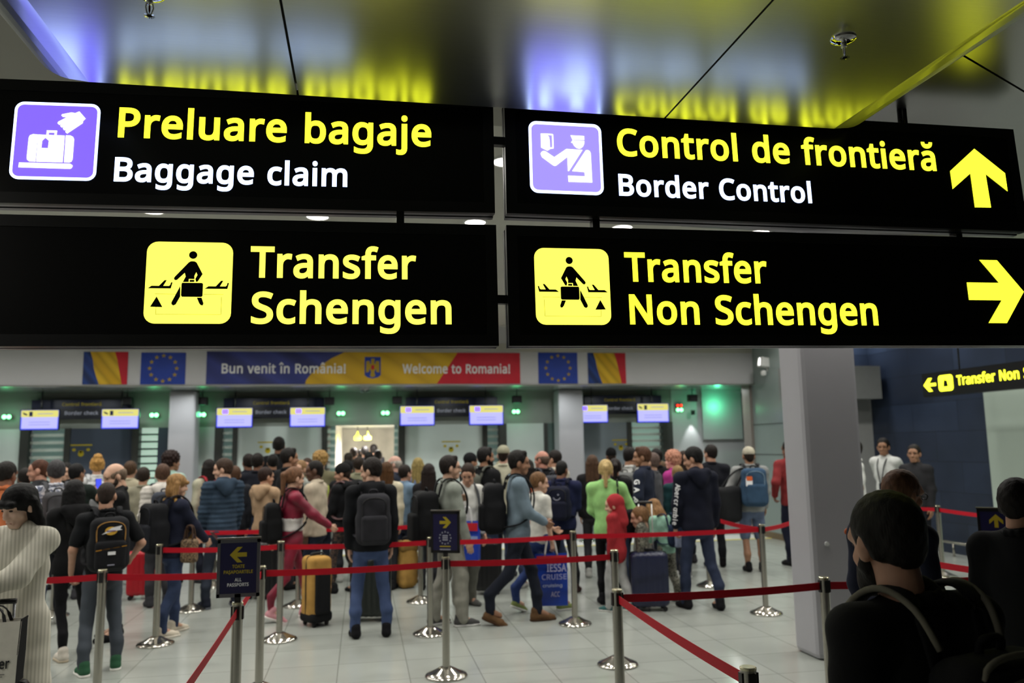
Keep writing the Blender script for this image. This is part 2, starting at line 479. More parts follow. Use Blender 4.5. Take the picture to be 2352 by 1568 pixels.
GLYPH = {}
for _l in """!|242|98 -34,128 -32,146 -24,156 -17,172 3,180 32,178 68,167 93,154 105,144 112,117 120,98 120,84 117,57 103,49 95,41 81,35 56,36 24,41 7,49 -7,70 -25/64 138,153 138,175 596,41 596
%|692|499 -31,530 -30,552 -25,572 -16,586 -7,606 12,620 32,636 68,648 126,650 192,647 228,642 254,635 277,623 304,600 337,586 349,568 361,548 369,518 374,483 373,466 369,442 359,425 349,562 596,448 596,446 594,290 312,297 350,300 397,296 460,291 486,281 517,268 542,255 560,241 575,218 590,198 598,173 603,139 603,118 599,94 590,77 579,55 556,37 526,25 489,19 456,16 408,19 350,24 320,38 278,54 251,80 223,96 212,124 202,160 198,195 203,222 213,245 230,105 -22,220 -21,375 259,367 198,367 148,374 94,389 48,411 13,430 -6,444 -16,464 -25/500 66,488 76,478 100,472 140,471 184,474 225,483 260,493 274,507 278,518 276,525 271,537 249,544 213,546 169,542 117,533 85,520 69,514 66/152 295,144 298,136 308,126 336,121 379,121 426,124 456,132 488,144 505,158 508,170 504,177 498,189 470,195 424,195 380,189 334,181 312,170 298,162 295
0|485|218 -31,264 -29,310 -17,342 0,362 17,379 35,401 68,423 122,436 182,442 249,442 322,434 399,421 452,400 503,385 526,368 548,350 565,332 577,294 595,248 604,198 603,154 593,120 576,105 565,82 542,57 506,36 454,24 399,17 330,17 247,25 174,43 106,66 57,87 30,106 11,128 -5,164 -22,184 -27/222 75,204 78,183 88,166 106,152 132,144 159,137 200,133 255,133 320,137 374,144 414,152 440,163 464,179 482,196 493,216 498,241 498,260 493,278 482,294 464,305 442,314 412,322 362,325 316,325 258,318 182,311 150,296 113,286 99,268 84,251 77
5|485|178 -31,232 -30,271 -24,306 -14,340 2,366 21,385 39,406 66,423 102,430 126,435 155,436 196,434 217,430 238,418 271,393 308,375 325,349 344,328 354,298 365,243 374,194 374,158 371,168 485,395 485,395 596,64 594,40 290,96 255,138 264,184 269,224 268,260 261,282 251,300 236,311 217,317 194,318 167,316 150,311 132,304 119,282 96,264 86,247 80,212 75,187 75,135 82,82 99,28 128,28 10,54 -5,94 -19,134 -27
A|538|-32 -23,88 -23,158 154,352 154,422 -23,545 -22,304 598,207 596/198 264,256 419,313 265
B|547|55 -23,298 -23,342 -18,388 -5,422 12,450 33,474 62,489 92,499 130,501 176,497 207,488 235,466 269,444 288,416 304,432 316,449 332,463 353,472 372,481 410,480 460,474 488,465 510,455 526,436 547,416 561,393 572,367 581,302 593,245 596,55 596/174 84,174 246,266 246,304 243,336 235,352 226,365 215,373 200,377 184,377 151,368 124,362 115,347 100,324 90,294 85/174 352,174 488,257 488,300 484,326 477,338 471,354 456,361 432,360 404,353 384,336 366,314 357,278 352
C|533|298 -31,338 -31,387 -27,432 -18,482 -1,483 108,384 83,334 78,300 79,273 83,253 89,224 103,206 117,185 142,168 172,161 192,153 224,149 256,148 302,151 334,165 390,187 430,202 448,218 463,253 482,296 493,352 493,397 483,465 456,512 558,475 576,440 588,383 600,320 604,284 602,251 597,197 581,168 567,144 552,101 513,69 468,46 416,30 351,26 310,26 267,33 200,48 144,67 101,81 78,99 55,120 34,152 9,170 -1,200 -14,228 -22,253 -27
D|611|55 -23,255 -23,304 -19,356 -8,402 9,432 25,473 56,507 97,533 144,551 202,559 261,559 322,556 353,544 406,523 456,508 481,488 506,456 535,440 547,388 573,361 582,314 592,256 596,55 596/174 85,173 488,255 488,282 486,306 482,340 472,369 456,394 434,413 408,427 374,432 354,437 314,436 255,430 219,415 176,401 152,383 133,348 108,324 98,292 90,263 86
E|472|55 -23,421 -22,420 86,173 87,174 245,406 246,406 353,173 354,173 486,420 486,420 596,55 596
F|442|55 -23,173 -22,174 220,406 221,406 329,173 330,173 486,420 486,420 596,55 596
G|610|308 -31,375 -30,434 -24,496 -11,547 5,547 324,303 324,304 215,429 215,429 87,373 78,316 78,271 85,232 101,206 119,181 149,169 170,159 198,149 247,147 292,153 349,169 397,187 426,197 438,214 454,234 468,272 485,322 494,382 492,432 481,501 455,547 558,501 578,454 592,391 602,314 603,278 599,238 590,202 578,174 564,130 534,91 495,59 444,43 404,35 376,30 349,26 304,27 249,34 196,41 168,59 120,86 76,125 34,158 10,184 -4,237 -22,262 -27
H|620|55 -23,173 -22,174 244,420 244,420 -22,539 -22,538 596,420 596,420 353,174 353,173 596,55 596
I|298|10 -23,262 -22,262 60,195 76,195 497,262 514,261 596,9 596,9 514,76 497,76 76,9 60
K|522|55 -23,173 -22,173 212,204 239,399 -23,537 -20,290 322,524 589,393 596,164 340,173 596,55 596
L|446|55 -23,423 -22,422 87,173 88,173 596,55 596
N|635|55 -23,167 -22,166 395,433 -20,436 -23,555 -22,554 596,441 596,442 179,174 596,55 596
O|652|294 -31,357 -29,408 -19,456 0,501 31,539 72,566 117,576 140,588 178,599 244,600 318,593 375,583 414,570 448,543 497,508 536,489 552,452 575,402 594,374 600,338 604,290 604,258 601,204 588,154 565,118 537,81 496,56 450,37 393,27 326,27 248,37 182,55 126,65 105,85 73,105 49,125 30,156 8,185 -7,234 -23/294 78,253 86,222 100,193 126,177 149,160 190,152 227,148 271,150 332,159 381,171 414,187 440,208 463,236 480,264 490,300 495,342 494,374 487,408 472,429 454,448 428,461 400,474 350,478 306,476 240,466 188,456 161,437 130,420 112,396 95,368 84,334 78
P|511|55 -23,173 -22,174 200,240 200,274 203,304 208,344 220,373 234,397 250,422 274,442 302,458 338,466 377,467 418,461 460,449 493,429 525,406 548,387 561,359 575,332 584,273 594,232 596,55 596/174 308,174 488,232 488,268 485,308 473,329 458,335 450,344 428,347 397,341 362,334 348,320 333,294 319,267 312,232 308
R|525|55 -23,173 -22,174 214,251 214,389 -23,528 -22,362 246,382 256,408 274,438 306,458 346,467 392,465 448,459 474,450 498,439 517,423 536,406 552,385 565,346 582,282 594,239 596,55 596/174 321,174 487,250 487,278 484,302 478,320 470,335 456,342 442,346 424,346 391,344 379,336 359,320 340,304 331,274 323,258 321
S|466|174 -31,218 -31,261 -26,294 -18,334 -2,361 16,388 42,406 68,419 100,424 124,426 151,423 188,412 226,391 259,359 288,326 309,286 328,222 352,179 374,164 384,154 396,145 418,145 448,154 468,170 482,190 490,204 493,249 494,286 489,338 474,379 456,418 560,386 575,342 590,284 601,228 604,176 599,138 589,103 572,76 552,62 538,46 517,31 482,25 444,28 396,38 361,48 340,62 320,85 297,121 273,162 253,232 226,272 206,295 188,305 168,307 158,306 130,294 107,284 97,269 89,239 80,176 78,136 83,92 94,18 122,19 4,48 -9,81 -19,125 -27
T|472|164 -23,282 -22,282 486,460 486,460 596,-15 596,-14 486,164 486
U|612|279 -31,324 -30,364 -24,403 -12,428 0,462 23,483 45,501 68,519 105,530 140,536 182,536 596,419 596,419 190,416 166,410 145,401 126,380 102,367 93,350 85,314 78,273 78,253 81,218 94,204 104,190 119,174 150,169 174,167 198,167 596,49 596,49 198,55 143,65 108,76 83,93 56,117 29,139 10,164 -5,194 -17,230 -26
W|772|144 -23,252 -22,370 387,492 -21,600 -23,765 596,642 596,542 203,424 596,315 594,202 206,103 596,-19 596
a|476|158 -31,204 -30,245 -22,277 -7,306 16,316 -23,408 -22,408 302,404 342,390 384,377 404,361 421,346 433,306 451,284 456,246 460,184 457,120 441,88 428,55 410,94 316,133 335,182 352,212 357,239 357,258 353,276 343,286 330,291 314,292 281,224 279,175 274,122 261,92 248,60 226,41 207,29 188,20 165,15 144,15 95,23 60,38 31,60 5,81 -9,117 -24/179 72,152 80,141 89,136 98,133 110,133 128,137 143,147 157,164 169,191 178,234 184,292 186,292 159,289 138,285 126,274 107,258 92,232 78,208 73
b|519|256 -31,312 -28,344 -19,366 -9,398 13,418 33,438 62,449 84,462 122,471 178,471 254,467 286,459 320,449 348,438 369,419 396,389 423,352 445,330 453,304 458,255 460,224 456,202 450,175 437,162 428,162 632,46 632,45 -22,136 -23,144 8,148 12,166 -3,194 -18,224 -27/244 74,226 77,200 88,185 104,177 119,167 150,162 190,164 266,175 310,183 326,194 338,212 348,224 352,242 355,275 355,298 349,312 342,329 324,340 304,347 282,352 249,353 196,351 174,346 147,337 120,327 104,316 91,302 82,286 76
c|411|226 -31,260 -31,298 -27,344 -14,374 2,373 113,330 93,288 80,257 76,220 77,190 87,167 107,155 126,145 157,140 198,140 231,145 272,158 308,179 334,194 344,216 351,256 353,294 346,349 327,352 330,387 426,336 448,274 460,220 460,179 453,142 440,100 415,73 388,47 347,33 310,23 257,21 198,28 136,40 96,51 73,69 45,98 15,133 -8,178 -24
d|519|212 -31,248 -30,278 -24,316 -8,342 11,350 -23,448 -22,448 632,331 632,332 429,294 449,267 457,248 460,190 459,148 448,116 432,96 417,74 396,58 374,44 347,35 322,27 288,22 251,21 204,27 140,34 110,44 82,57 56,73 35,96 11,116 -3,140 -16,164 -24/218 74,200 78,183 87,171 98,157 119,147 147,142 174,140 200,142 252,147 278,157 308,166 324,182 341,194 349,214 355,255 355,282 348,292 342,310 324,319 304,327 276,332 238,330 159,322 126,312 106,302 93,282 81,268 77,251 74
e|478|237 -31,290 -30,328 -25,377 -11,414 4,415 116,364 95,308 79,269 75,222 78,193 89,168 110,157 126,149 144,142 178,434 178,434 267,429 304,412 355,393 387,365 416,342 433,306 450,267 459,226 461,181 455,146 443,104 417,76 390,49 348,32 302,23 255,21 200,26 150,40 101,58 66,83 34,112 9,150 -12,191 -25/146 280,151 300,158 314,176 337,197 351,224 357,257 355,267 352,284 342,299 326,306 312,313 284,312 280
f|302|64 -23,181 -22,181 352,289 353,289 452,182 453,181 473,184 495,189 511,196 522,202 527,216 532,251 531,306 515,338 614,296 628,251 636,196 635,168 629,140 618,121 605,105 590,83 558,72 528,68 509,64 450,-11 424,-10 352,64 352
g|519|199 -215,279 -213,316 -206,346 -195,369 -182,395 -161,416 -135,432 -104,443 -66,448 -24,448 453,350 453,344 419,324 434,302 445,264 457,214 461,189 459,164 454,133 442,112 429,96 416,69 387,43 340,33 312,26 280,21 225,22 178,27 142,43 87,56 60,75 34,92 15,112 0,131 -11,164 -24,189 -29,238 -31,267 -27,298 -18,332 1,330 -40,326 -55,315 -76,294 -96,266 -108,218 -111,150 -102,113 -91,55 -64,55 -180,90 -195,121 -204,158 -211/222 73,201 77,184 86,171 98,157 119,149 140,143 166,140 202,141 245,145 272,152 296,165 322,175 334,189 345,204 352,218 355,248 355,272 350,288 343,304 330,318 310,326 286,332 250,332 165,322 122,313 105,300 91,286 82,268 76,250 73
h|522|46 -23,162 -22,162 245,167 282,179 316,194 335,214 348,247 355,280 355,308 347,326 330,335 308,338 284,338 -22,454 -22,454 284,449 336,436 376,418 404,393 428,367 443,326 456,292 460,259 460,236 457,194 445,162 427,162 632,45 632
i|233|46 -23,162 -22,162 453,45 452/98 500,125 503,144 514,159 530,168 558,167 586,164 596,155 612,136 628,113 636,85 634,64 624,49 608,40 580,41 550,47 532,53 524,72 508
j|233|-5 -215,48 -214,75 -208,100 -196,115 -186,134 -165,149 -138,156 -117,162 -72,162 453,45 452,44 -85,39 -99,34 -104,16 -111,-10 -110,-67 -97,-67 -199,-30 -211/98 500,125 503,144 514,159 530,168 558,167 586,164 596,155 612,136 628,113 636,85 634,64 624,49 608,40 580,41 550,47 532,53 524,72 508
k|454|46 -23,161 -22,161 148,183 166,324 -23,461 -19,265 245,446 446,316 453,162 287,160 632,45 632
l|233|46 -23,162 -22,162 632,45 632
m|776|46 -23,162 -22,162 247,166 280,175 312,191 336,212 349,237 355,268 355,292 347,308 330,316 308,319 280,320 -23,434 -22,434 240,440 292,450 318,466 338,484 349,510 355,542 355,564 348,581 332,589 310,592 290,592 -22,708 -23,707 310,699 356,690 381,678 401,650 430,632 442,606 452,566 460,530 461,508 459,466 448,442 437,424 425,402 405,384 424,361 440,330 453,302 459,256 461,210 453,179 440,150 420,144 453,46 453
n|522|46 -23,162 -22,162 246,167 282,180 318,194 336,214 348,246 355,280 355,308 347,326 330,335 308,338 284,338 -22,454 -22,454 284,452 316,444 356,432 385,418 406,394 428,373 441,350 451,304 460,263 461,228 456,197 447,172 434,150 418,144 453,45 452
o|511|226 -31,278 -29,316 -21,349 -8,386 17,417 50,441 91,458 143,464 184,464 247,458 288,445 330,422 373,409 390,386 412,358 432,322 449,269 460,218 460,181 454,146 442,126 432,98 412,67 380,47 347,32 306,22 248,22 184,32 128,50 83,73 47,100 18,135 -6,182 -24/228 74,204 79,183 91,167 107,154 130,145 159,141 186,140 228,142 254,148 284,154 300,165 322,175 333,190 344,210 352,226 355,258 355,284 349,302 339,315 328,328 308,338 284,344 254,346 232,345 186,341 159,334 134,325 116,308 95,294 85,278 78,258 74
r|357|46 -23,162 -22,162 245,171 284,180 302,193 318,210 333,232 345,250 350,270 351,330 341,344 451,296 460,258 461,237 458,212 451,189 439,168 425,152 409,146 453,45 452
s|410|154 -31,195 -31,226 -28,256 -22,284 -12,308 0,326 14,347 37,362 64,369 90,371 107,369 147,356 182,339 206,320 222,290 241,152 300,137 312,131 324,134 338,144 347,154 352,183 357,212 357,260 348,328 323,369 420,322 441,280 453,234 460,174 460,131 453,88 437,57 416,42 400,25 369,18 332,20 296,26 275,38 253,47 242,73 219,98 204,228 147,244 137,252 128,256 120,256 104,246 87,226 77,194 72,152 73,112 81,68 96,19 119,19 5,50 -10,80 -20,119 -28
t|315|186 -31,214 -31,247 -27,270 -21,295 -9,295 89,236 74,204 73,194 75,184 81,173 94,169 106,167 124,167 352,292 352,292 452,168 453,167 550,85 551,56 454,-10 424,-10 353,51 352,51 106,58 64,70 35,86 13,115 -11,150 -25
u|522|201 -31,247 -30,282 -23,318 -9,344 9,350 -23,450 -22,450 453,334 452,334 190,327 140,316 112,300 92,280 81,249 74,216 74,194 79,174 93,162 116,158 138,158 452,40 452,40 144,45 94,54 62,66 39,76 25,88 11,110 -5,152 -23
v|433|148 -23,260 -22,440 453,315 452,204 141,92 452,-33 452
â|476|158 -31,204 -30,245 -22,277 -7,306 16,316 -23,408 -22,408 302,404 342,390 384,377 404,361 421,346 433,306 451,284 456,246 460,184 457,120 441,88 428,55 410,94 316,133 335,182 352,212 357,239 357,258 353,276 343,286 330,291 314,292 281,224 279,175 274,122 261,92 248,60 226,41 207,29 188,20 165,15 144,15 95,23 60,38 31,60 5,81 -9,117 -24/179 72,152 80,141 89,136 98,133 110,133 128,137 143,147 157,164 169,191 178,234 184,292 186,292 159,289 138,285 126,274 107,258 92,232 78,208 73/68 513,146 513,191 546,224 576,267 538,304 513,383 513,384 554,317 626,291 658,273 687,176 687,159 660,136 631,67 554
î|233|46 -23,162 -22,162 453,45 452/-54 513,23 513,62 541,107 581,103 576,115 564,146 538,183 513,261 513,262 554,186 637,165 664,152 687,53 687,35 658,15 632,-55 554
ă|476|158 -31,204 -30,245 -22,277 -7,306 16,316 -23,408 -22,408 302,404 342,390 384,377 404,361 421,346 433,306 451,284 456,246 460,184 457,120 441,88 428,55 410,94 316,133 335,182 352,212 357,239 357,258 353,276 343,286 330,291 314,292 281,224 279,175 274,122 261,92 248,60 226,41 207,29 188,20 165,15 144,15 95,23 60,38 31,60 5,81 -9,117 -24/179 72,152 80,141 89,136 98,133 110,133 128,137 143,147 157,164 169,191 178,234 184,292 186,292 159,289 138,285 126,274 107,258 92,232 78,208 73/210 513,249 514,288 524,310 535,336 556,353 578,366 606,372 633,375 666,286 666,281 637,277 630,268 623,248 617,208 616,181 621,171 629,167 640,164 666,76 666,79 624,83 606,96 576,110 556,128 540,146 528,184 516
Ș|466|132 -200,204 -200,207 -197,226 -172,251 -131,268 -96,279 -66,280 -26,262 -25,280 -22,316 -10,348 6,361 16,377 30,398 55,406 68,419 100,424 124,426 151,423 188,412 226,391 259,359 288,326 309,286 328,222 352,179 374,164 384,154 396,145 418,145 448,154 468,170 482,190 490,204 493,249 494,286 489,338 474,379 456,418 560,386 575,342 590,284 601,228 604,176 599,138 589,103 572,76 552,62 538,46 517,31 482,25 444,28 396,38 361,48 340,62 320,85 297,121 273,162 253,232 226,272 206,286 196,298 184,303 174,307 158,305 126,294 107,284 97,269 89,232 79,176 78,127 85,64 103,18 122,18 5,48 -9,81 -19,125 -27,167 -30,163 -62,154 -100,144 -133,132 -161""".split('\n'):
    _c, _a, _b = _l.split('|')
    GLYPH[_c] = (int(_a), [[tuple(map(int, p.split())) for p in L.split(',')] for L in _b.split('/')])


def inside(p, P):
    c = False
    for (x0, y0), (x1, y1) in zip(P, P[1:] + P[:1]):
        if (y0 > p[1]) != (y1 > p[1]) and p[0] < (x1 - x0) * (p[1] - y0) / (y1 - y0) + x0:
            c = not c
    return c


def text_shapes(s, u0, v0, cap, width=None, align='l', words=False):
    """Outlines of a line of lettering: left edge u0, baseline v0, capital height, and total width."""
    x, out, wid, nw = 0, [], [], 0
    for ch in s:
        if ch == ' ':
            nw += 1
            x += 280
            continue
        adv, ls = GLYPH[ch]
        ls = sorted(ls, key=lambda P: -abs(sum(a[0] * b[1] - b[0] * a[1] for a, b in zip(P, P[1:] + P[:1]))))
        grp = []
        for P in ls:
            for g in grp:
                if inside(P[0], g[0]):
                    g.append(P)
                    break
            else:
                grp.append([P])
        out += [[[(x + a, b + 23) for a, b in P] for P in g] for g in grp]
        wid += [nw] * len(grp)
        x += adv
    lo = min(a for g in out for P in g for a, b in P)
    hi = max(a for g in out for P in g for a, b in P)
    sv = cap / 619
    su = width / (hi - lo) if width else sv
    w = su * (hi - lo)
    ofs = u0 - (w / 2 if align == 'c' else 0)
    res = [[[(ofs + (a - lo) * su, v0 + b * sv) for a, b in P] for P in g] for g in out]
    if words:
        return [[r for r, k in zip(res, wid) if k == i] for i in range(nw + 1)]
    return res

# ---------------------------------------------------------------- the hall
def floor_material():
    m, N, L, b = new_mat('floor_tiles')
    tc = N.new('ShaderNodeTexCoord')
    mp = N.new('ShaderNodeMapping')
    mp.inputs['Location'].default_value = (.19, .20, 0)
    L.new(tc.outputs['Object'], mp.inputs[0])
    br = N.new('ShaderNodeTexBrick')
    br.offset = 0
    br.inputs['Scale'].default_value = 1
    br.inputs['Brick Width'].default_value = .59
    br.inputs['Row Height'].default_value = .59
    br.inputs['Mortar Size'].default_value = .0045
    br.inputs['Mortar Smooth'].default_value = .1
    br.inputs['Color1'].default_value = lin('aeb3ad')
    br.inputs['Color2'].default_value = lin('a7aca6')
    br.inputs['Mortar'].default_value = lin('868984')
    L.new(mp.outputs[0], br.inputs[0])
    n = N.new('ShaderNodeTexNoise')
    n.inputs['Scale'].default_value = 3
    L.new(tc.outputs['Object'], n.inputs[0])
    mx = N.new('ShaderNodeMixRGB')
    mx.blend_type = 'MULTIPLY'
    mx.inputs[0].default_value = .12
    L.new(br.outputs[0], mx.inputs[1])
    L.new(n.outputs[0], mx.inputs[2])
    L.new(mx.outputs[0], b.inputs['Base Color'])
    b.inputs['Roughness'].default_value = .17
    b.inputs['Specular IOR Level'].default_value = .45
    return m


def tile_wall_material():
    m, N, L, b = new_mat('navy_wall_tiles')
    tc = N.new('ShaderNodeTexCoord')
    sp = N.new('ShaderNodeSeparateXYZ')
    cb = N.new('ShaderNodeCombineXYZ')
    L.new(tc.outputs['Object'], sp.inputs[0])
    L.new(sp.outputs['Y'], cb.inputs['X'])
    L.new(sp.outputs['Z'], cb.inputs['Y'])
    br = N.new('ShaderNodeTexBrick')
    br.offset = .5
    br.inputs['Scale'].default_value = 1
    br.inputs['Brick Width'].default_value = 1.1
    br.inputs['Row Height'].default_value = .5
    br.inputs['Mortar Size'].default_value = .006
    br.inputs['Color1'].default_value = lin('2b364b')
    br.inputs['Color2'].default_value = lin('222b3d')
    br.inputs['Mortar'].default_value = lin('18202e')
    L.new(cb.outputs[0], br.inputs[0])
    n = N.new('ShaderNodeTexNoise')
    n.inputs['Scale'].default_value = 1.7
    L.new(cb.outputs[0], n.inputs[0])
    mx = N.new('ShaderNodeMixRGB')
    mx.blend_type = 'OVERLAY'
    mx.inputs[0].default_value = .35
    L.new(br.outputs[0], mx.inputs[1])
    L.new(n.outputs[0], mx.inputs[2])
    L.new(mx.outputs[0], b.inputs['Base Color'])
    b.inputs['Roughness'].default_value = .32
    return m


FM = floor_material()
NT0 = tile_wall_material()
struct('floor', (-12, -4, -.12), (14, 30, 0), FM)
YS, YB = 15.2, 17.2                 # soffit face, booth front
X2 = lambda px, y=YB, row=1000: float(at_y(px, row, y)[0])
ZB = lambda py, px=900, y=YB: float(at_y(px, py, y)[2])
SOF = 3.06
struct('ceiling', (-12, 4.9, CEIL), (14, 17.4, CEIL + .15), M['ceiling'])
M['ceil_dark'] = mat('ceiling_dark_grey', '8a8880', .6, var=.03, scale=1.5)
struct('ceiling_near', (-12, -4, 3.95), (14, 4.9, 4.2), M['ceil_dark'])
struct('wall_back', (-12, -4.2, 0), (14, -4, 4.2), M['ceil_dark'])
struct('wall_left', (-12.2, -4, 0), (-12, 17.4, 4.3), M['wall'])
# soffit over the booths
struct('wall_front_soffit', (-12, YS, SOF), (9.75, YS + .12, 4.3), M['soffit'])
struct('trim_1', (-12, YS - .012, 3.70), (9.7, YS, 3.86), M['ceiling'])
struct('trim_2', (-12, YS - .02, SOF - .02), (9.7, YS + .14, SOF), M['metal_sheet'])
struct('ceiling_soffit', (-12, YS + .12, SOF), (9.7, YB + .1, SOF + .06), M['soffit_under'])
# the gate line on the floor
struct('trim_3', (-9, 14.76, .0), (8.5, 14.86, .003), M['floor_yellow'])
struct('trim_4', (-9, 14.86, .0), (8.5, 15.6, .002), M['white_plastic'])

# front line of booths: header band, panes, posts, blinds
HB = 2.36
xc0, xc1 = X2(770), X2(906)
struct('wall_front_header', (-12, YB, HB), (X2(1700), YB + .12, SOF + .05), M['header'])
segs = [(-330, 0, 'glass_pale'), (0, 48, 'glass_pale'), (48, 68, 'post'), (68, 150, 'dim'), (150, 163, 'post'), (163, 305, 'glass_blue'), (305, 321, 'post'), (321, 363, 'lit'),
        (363, 452, 'glass_blue'), (452, 494, 'glass_pale'), (494, 511, 'post'), (511, 535, 'dim'), (535, 546, 'post'), (546, 740, 'glass_pale'), (740, 752, 'post'),
        (752, 770, 'dim'), (906, 915, 'dim'), (915, 930, 'post'), (930, 1108, 'glass_pale'), (1108, 1119, 'post'), (1119, 1145, 'dim'), (1145, 1163, 'post'),
        (1163, 1249, 'glass_pale'), (1249, 1257, 'post'), (1257, 1340, 'glass_green'), (1340, 1440, 'glass_blue2'), (1440, 1450, 'post'), (1450, 1520, 'mid'),
        (1520, 1544, 'post')]
M['glass_blue2'] = mat('glass_grey_pale', '7d858c', .16, spec=.7, var=.06, scale=1.5)
M['blind_mid'] = mat('blind_backlight_mid', 'a9c2b6', emit=.3, ehx='b0d2c4', var=0)
wn = 1
for a, b_, kd in segs:
    xa, xb = X2(a), X2(b_)
    if kd == 'post':
        struct('trim_post', (xa, YB - .05, 0), (xb, YB + .1, HB), M['post_dark'])
    elif kd in ('lit', 'dim', 'mid'):
        w_ = empty('window_%d' % wn, ((xa + xb) / 2, YB + .05, 0))
        w_['kind'] = 'structure'
        box('backlight_panel', (-(xb - xa) / 2, .1, .8), ((xb - xa) / 2, .12, HB), M['blind_' + kd], w_)
        bm = bmesh.new()
        z = .9
        while z < HB - .03:
            add_box(bm, (-(xb - xa) / 2, .0, z), ((xb - xa) / 2, .03, z + .055 if kd != 'lit' else z + .04))
            z += .145
        bm_obj('blind_slat', bm, M['slat'] if kd != 'lit' else M['glass_green'], w_)
        box('sill_panel', (-(xb - xa) / 2, .0, .0), ((xb - xa) / 2, .12, .8), M['header'], w_)
        wn += 1
    else:
        struct('window_%d' % wn, (xa, YB, 0), (xb, YB + .05, HB), M[kd])
        wn += 1
# back wall right of the booths, with the end column and the side wall
struct('wall_front_end', (X2(1544), YB - .02, 0), (9.75, YB + .12, SOF), M['wall'])
struct('wall_front_gloss', (X2(1612), YB - .10, 1.95), (X2(1702), YB - .03, SOF), M['wall'])
struct('trim_5', (7.86, 15.30, 0), (8.06, 15.62, SOF), mat('end_column_brown', '8b837e', .45, var=.03))
M['glass_side'] = mat('side_panel_green_grey', '8d9a98', .25, spec=.6, var=.05, scale=1.2)
struct('wall_right_panels', (7.92, 13.9, 0), (8.02, 15.3, CEIL), M['glass_side'])
struct('baseboard_right', (7.90, 13.9, 0), (7.92, 15.3, .12), mat('baseboard_brown', '6b5b45', .5))
for z in (1.62, 2.22):
    struct('trim_panel_joint', (7.912, 13.9, z), (7.92, 15.3, z + .012), M['post_dark'])
struct('wall_return_upper', (7.92, 13.78, 3.2), (9.7, 13.92, CEIL), NT0)
struct('wall_return', (7.92, 13.8, 0), (9.7, 13.92, 3.2), mat('return_wall_grey', '989a99', .5, var=.03))
struct('wall_bulkhead', (7.7, 13.3, float(at_y(2020, 915, 13.3)[2])), (float(at_y(2024, 880, 13.3)[0]), 13.8, float(at_y(2020, 840, 13.3)[2])), mat('bulkhead_grey', '7d807f', .5, var=.03))
NT = tile_wall_material()
struct('wall_right', (9.6, 10.9, 0), (9.8, 13.9, CEIL), NT)
struct('wall_right_near', (9.6, -4, 0), (9.8, 10.9, CEIL), NT)
struct('door_1', (9.50, 7.2, 0), (9.60, 10.85, 2.78), mat('pale_glass_panel', 'aebdb2', .3, spec=.5, var=.03, scale=1))
rl = empty('guard_rail', (9.35, 11.2, 0))
tag(rl, 'low steel guard rail running along the foot of the navy tiled wall', 'rail')
tube('rail_bar', [(0, -1.2, .22), (0, 2.2, .22)], .022, M['steel'], rl)
for y in (-1.0, .4, 1.9):
    tube('rail_post', [(0, y, 0), (0, y, .22)], .018, M['steel'], rl)

# corridor behind the open gate
cr = mat('corridor_wall', 'd6d0c6', .3, var=.2, scale=1.4)
struct('wall_corridor_left', (xc0 - .4, YB + .1, 0), (xc0 - .1, 29, HB + .2), cr)
struct('wall_corridor_right', (xc1 + .9, YB + .1, 0), (xc1 + 1.2, 29, HB + .2), cr)
struct('wall_corridor_end', (xc0 - .4, 29, 0), (xc1 + 1.2, 29.2, HB + .2), cr)
struct('ceiling_corridor', (xc0 - .4, YB + .1, HB + .2), (xc1 + 1.2, 29.2, HB + .3), M['ceiling'])
for y in (19.5, 22.5, 25.5):
    downlamp((xc0 + xc1) / 2 + .3, y, HB + .15, 210, (1, .97, .93), .4)
xm = X2(834, 26, 1000)
for i, dx in enumerate((-.17, .14)):
    o = empty('lit_wayfinding_sign', (xm + dx, 26, 2.22))
    q = flat('lit_face', [[rrect(-.11, -.08, .11, .04, .03)], [[(-.07 + .06 * i, .03), (.05 + .01 * i, .03), (.0, .22)]]], Frame((xm + dx, 26, 2.22), (1, 0, 0), (0, 0, 1)), 0, M['l_yellow'], o, thick=.06)
    q.matrix_parent_inverse = Matrix.Translation(-o.location)
    tube('rod', [(0, .0, .1), (0, .0, HB + .2 - 2.22)], .01, M['black_plastic'], o)
    tag(o, ['glowing yellow sign far down the corridor, one with the taller peak on its outer side', 'glowing yellow sign far down the corridor, beside its taller twin'][i], 'sign', 'lit signs in the corridor')

# pillars
def pillar(name, x0, x1, y0, y1, top):
    o = struct(name, (x0, y0, 0), (x1, y1, top), M['pillar'], bevel=.045)
    return o


pillar('pillar_1', 3.88, 4.44, 6.55, 6.95, CEIL)
pillar('pillar_2', X2(1285, 16.5), X2(1342, 16.5), 16.5, 17.0, SOF)
pillar('pillar_3', X2(385, 16.5), X2(447, 16.5), 16.5, 17.0, SOF)
pl = lathe('pillar_button', [(0, 0), (.02, 0), (.02, .012), (0, .014)], M['white_plastic'], None, 12)
pl.location, pl.rotation_euler = (4.02, 6.55, .98), (R(90), 0, 0)
tag(pl, 'small round white button low on the near grey pillar', 'button')

# downlights in the ceiling
def downlight(x, y, z, first=[None]):
    if first[0] is None:
        t = empty('ceiling_downlight', (x, y, z))
        lathe('rim', [(.105, -.012), (.125, -.010), (.128, 0)], M['white_plastic'], t, 24)
        lathe('diffuser', [(0, -.006), (.105, -.006)], M['lamp_disc'], t, 24)
        first[0] = t
    else:
        t = first[0].copy()
        C.objects.link(t)
        for ch in first[0].children:
            c = ch.copy()
            C.objects.link(c)
            c.parent = t
        t.location = (x, y, z)
    return t


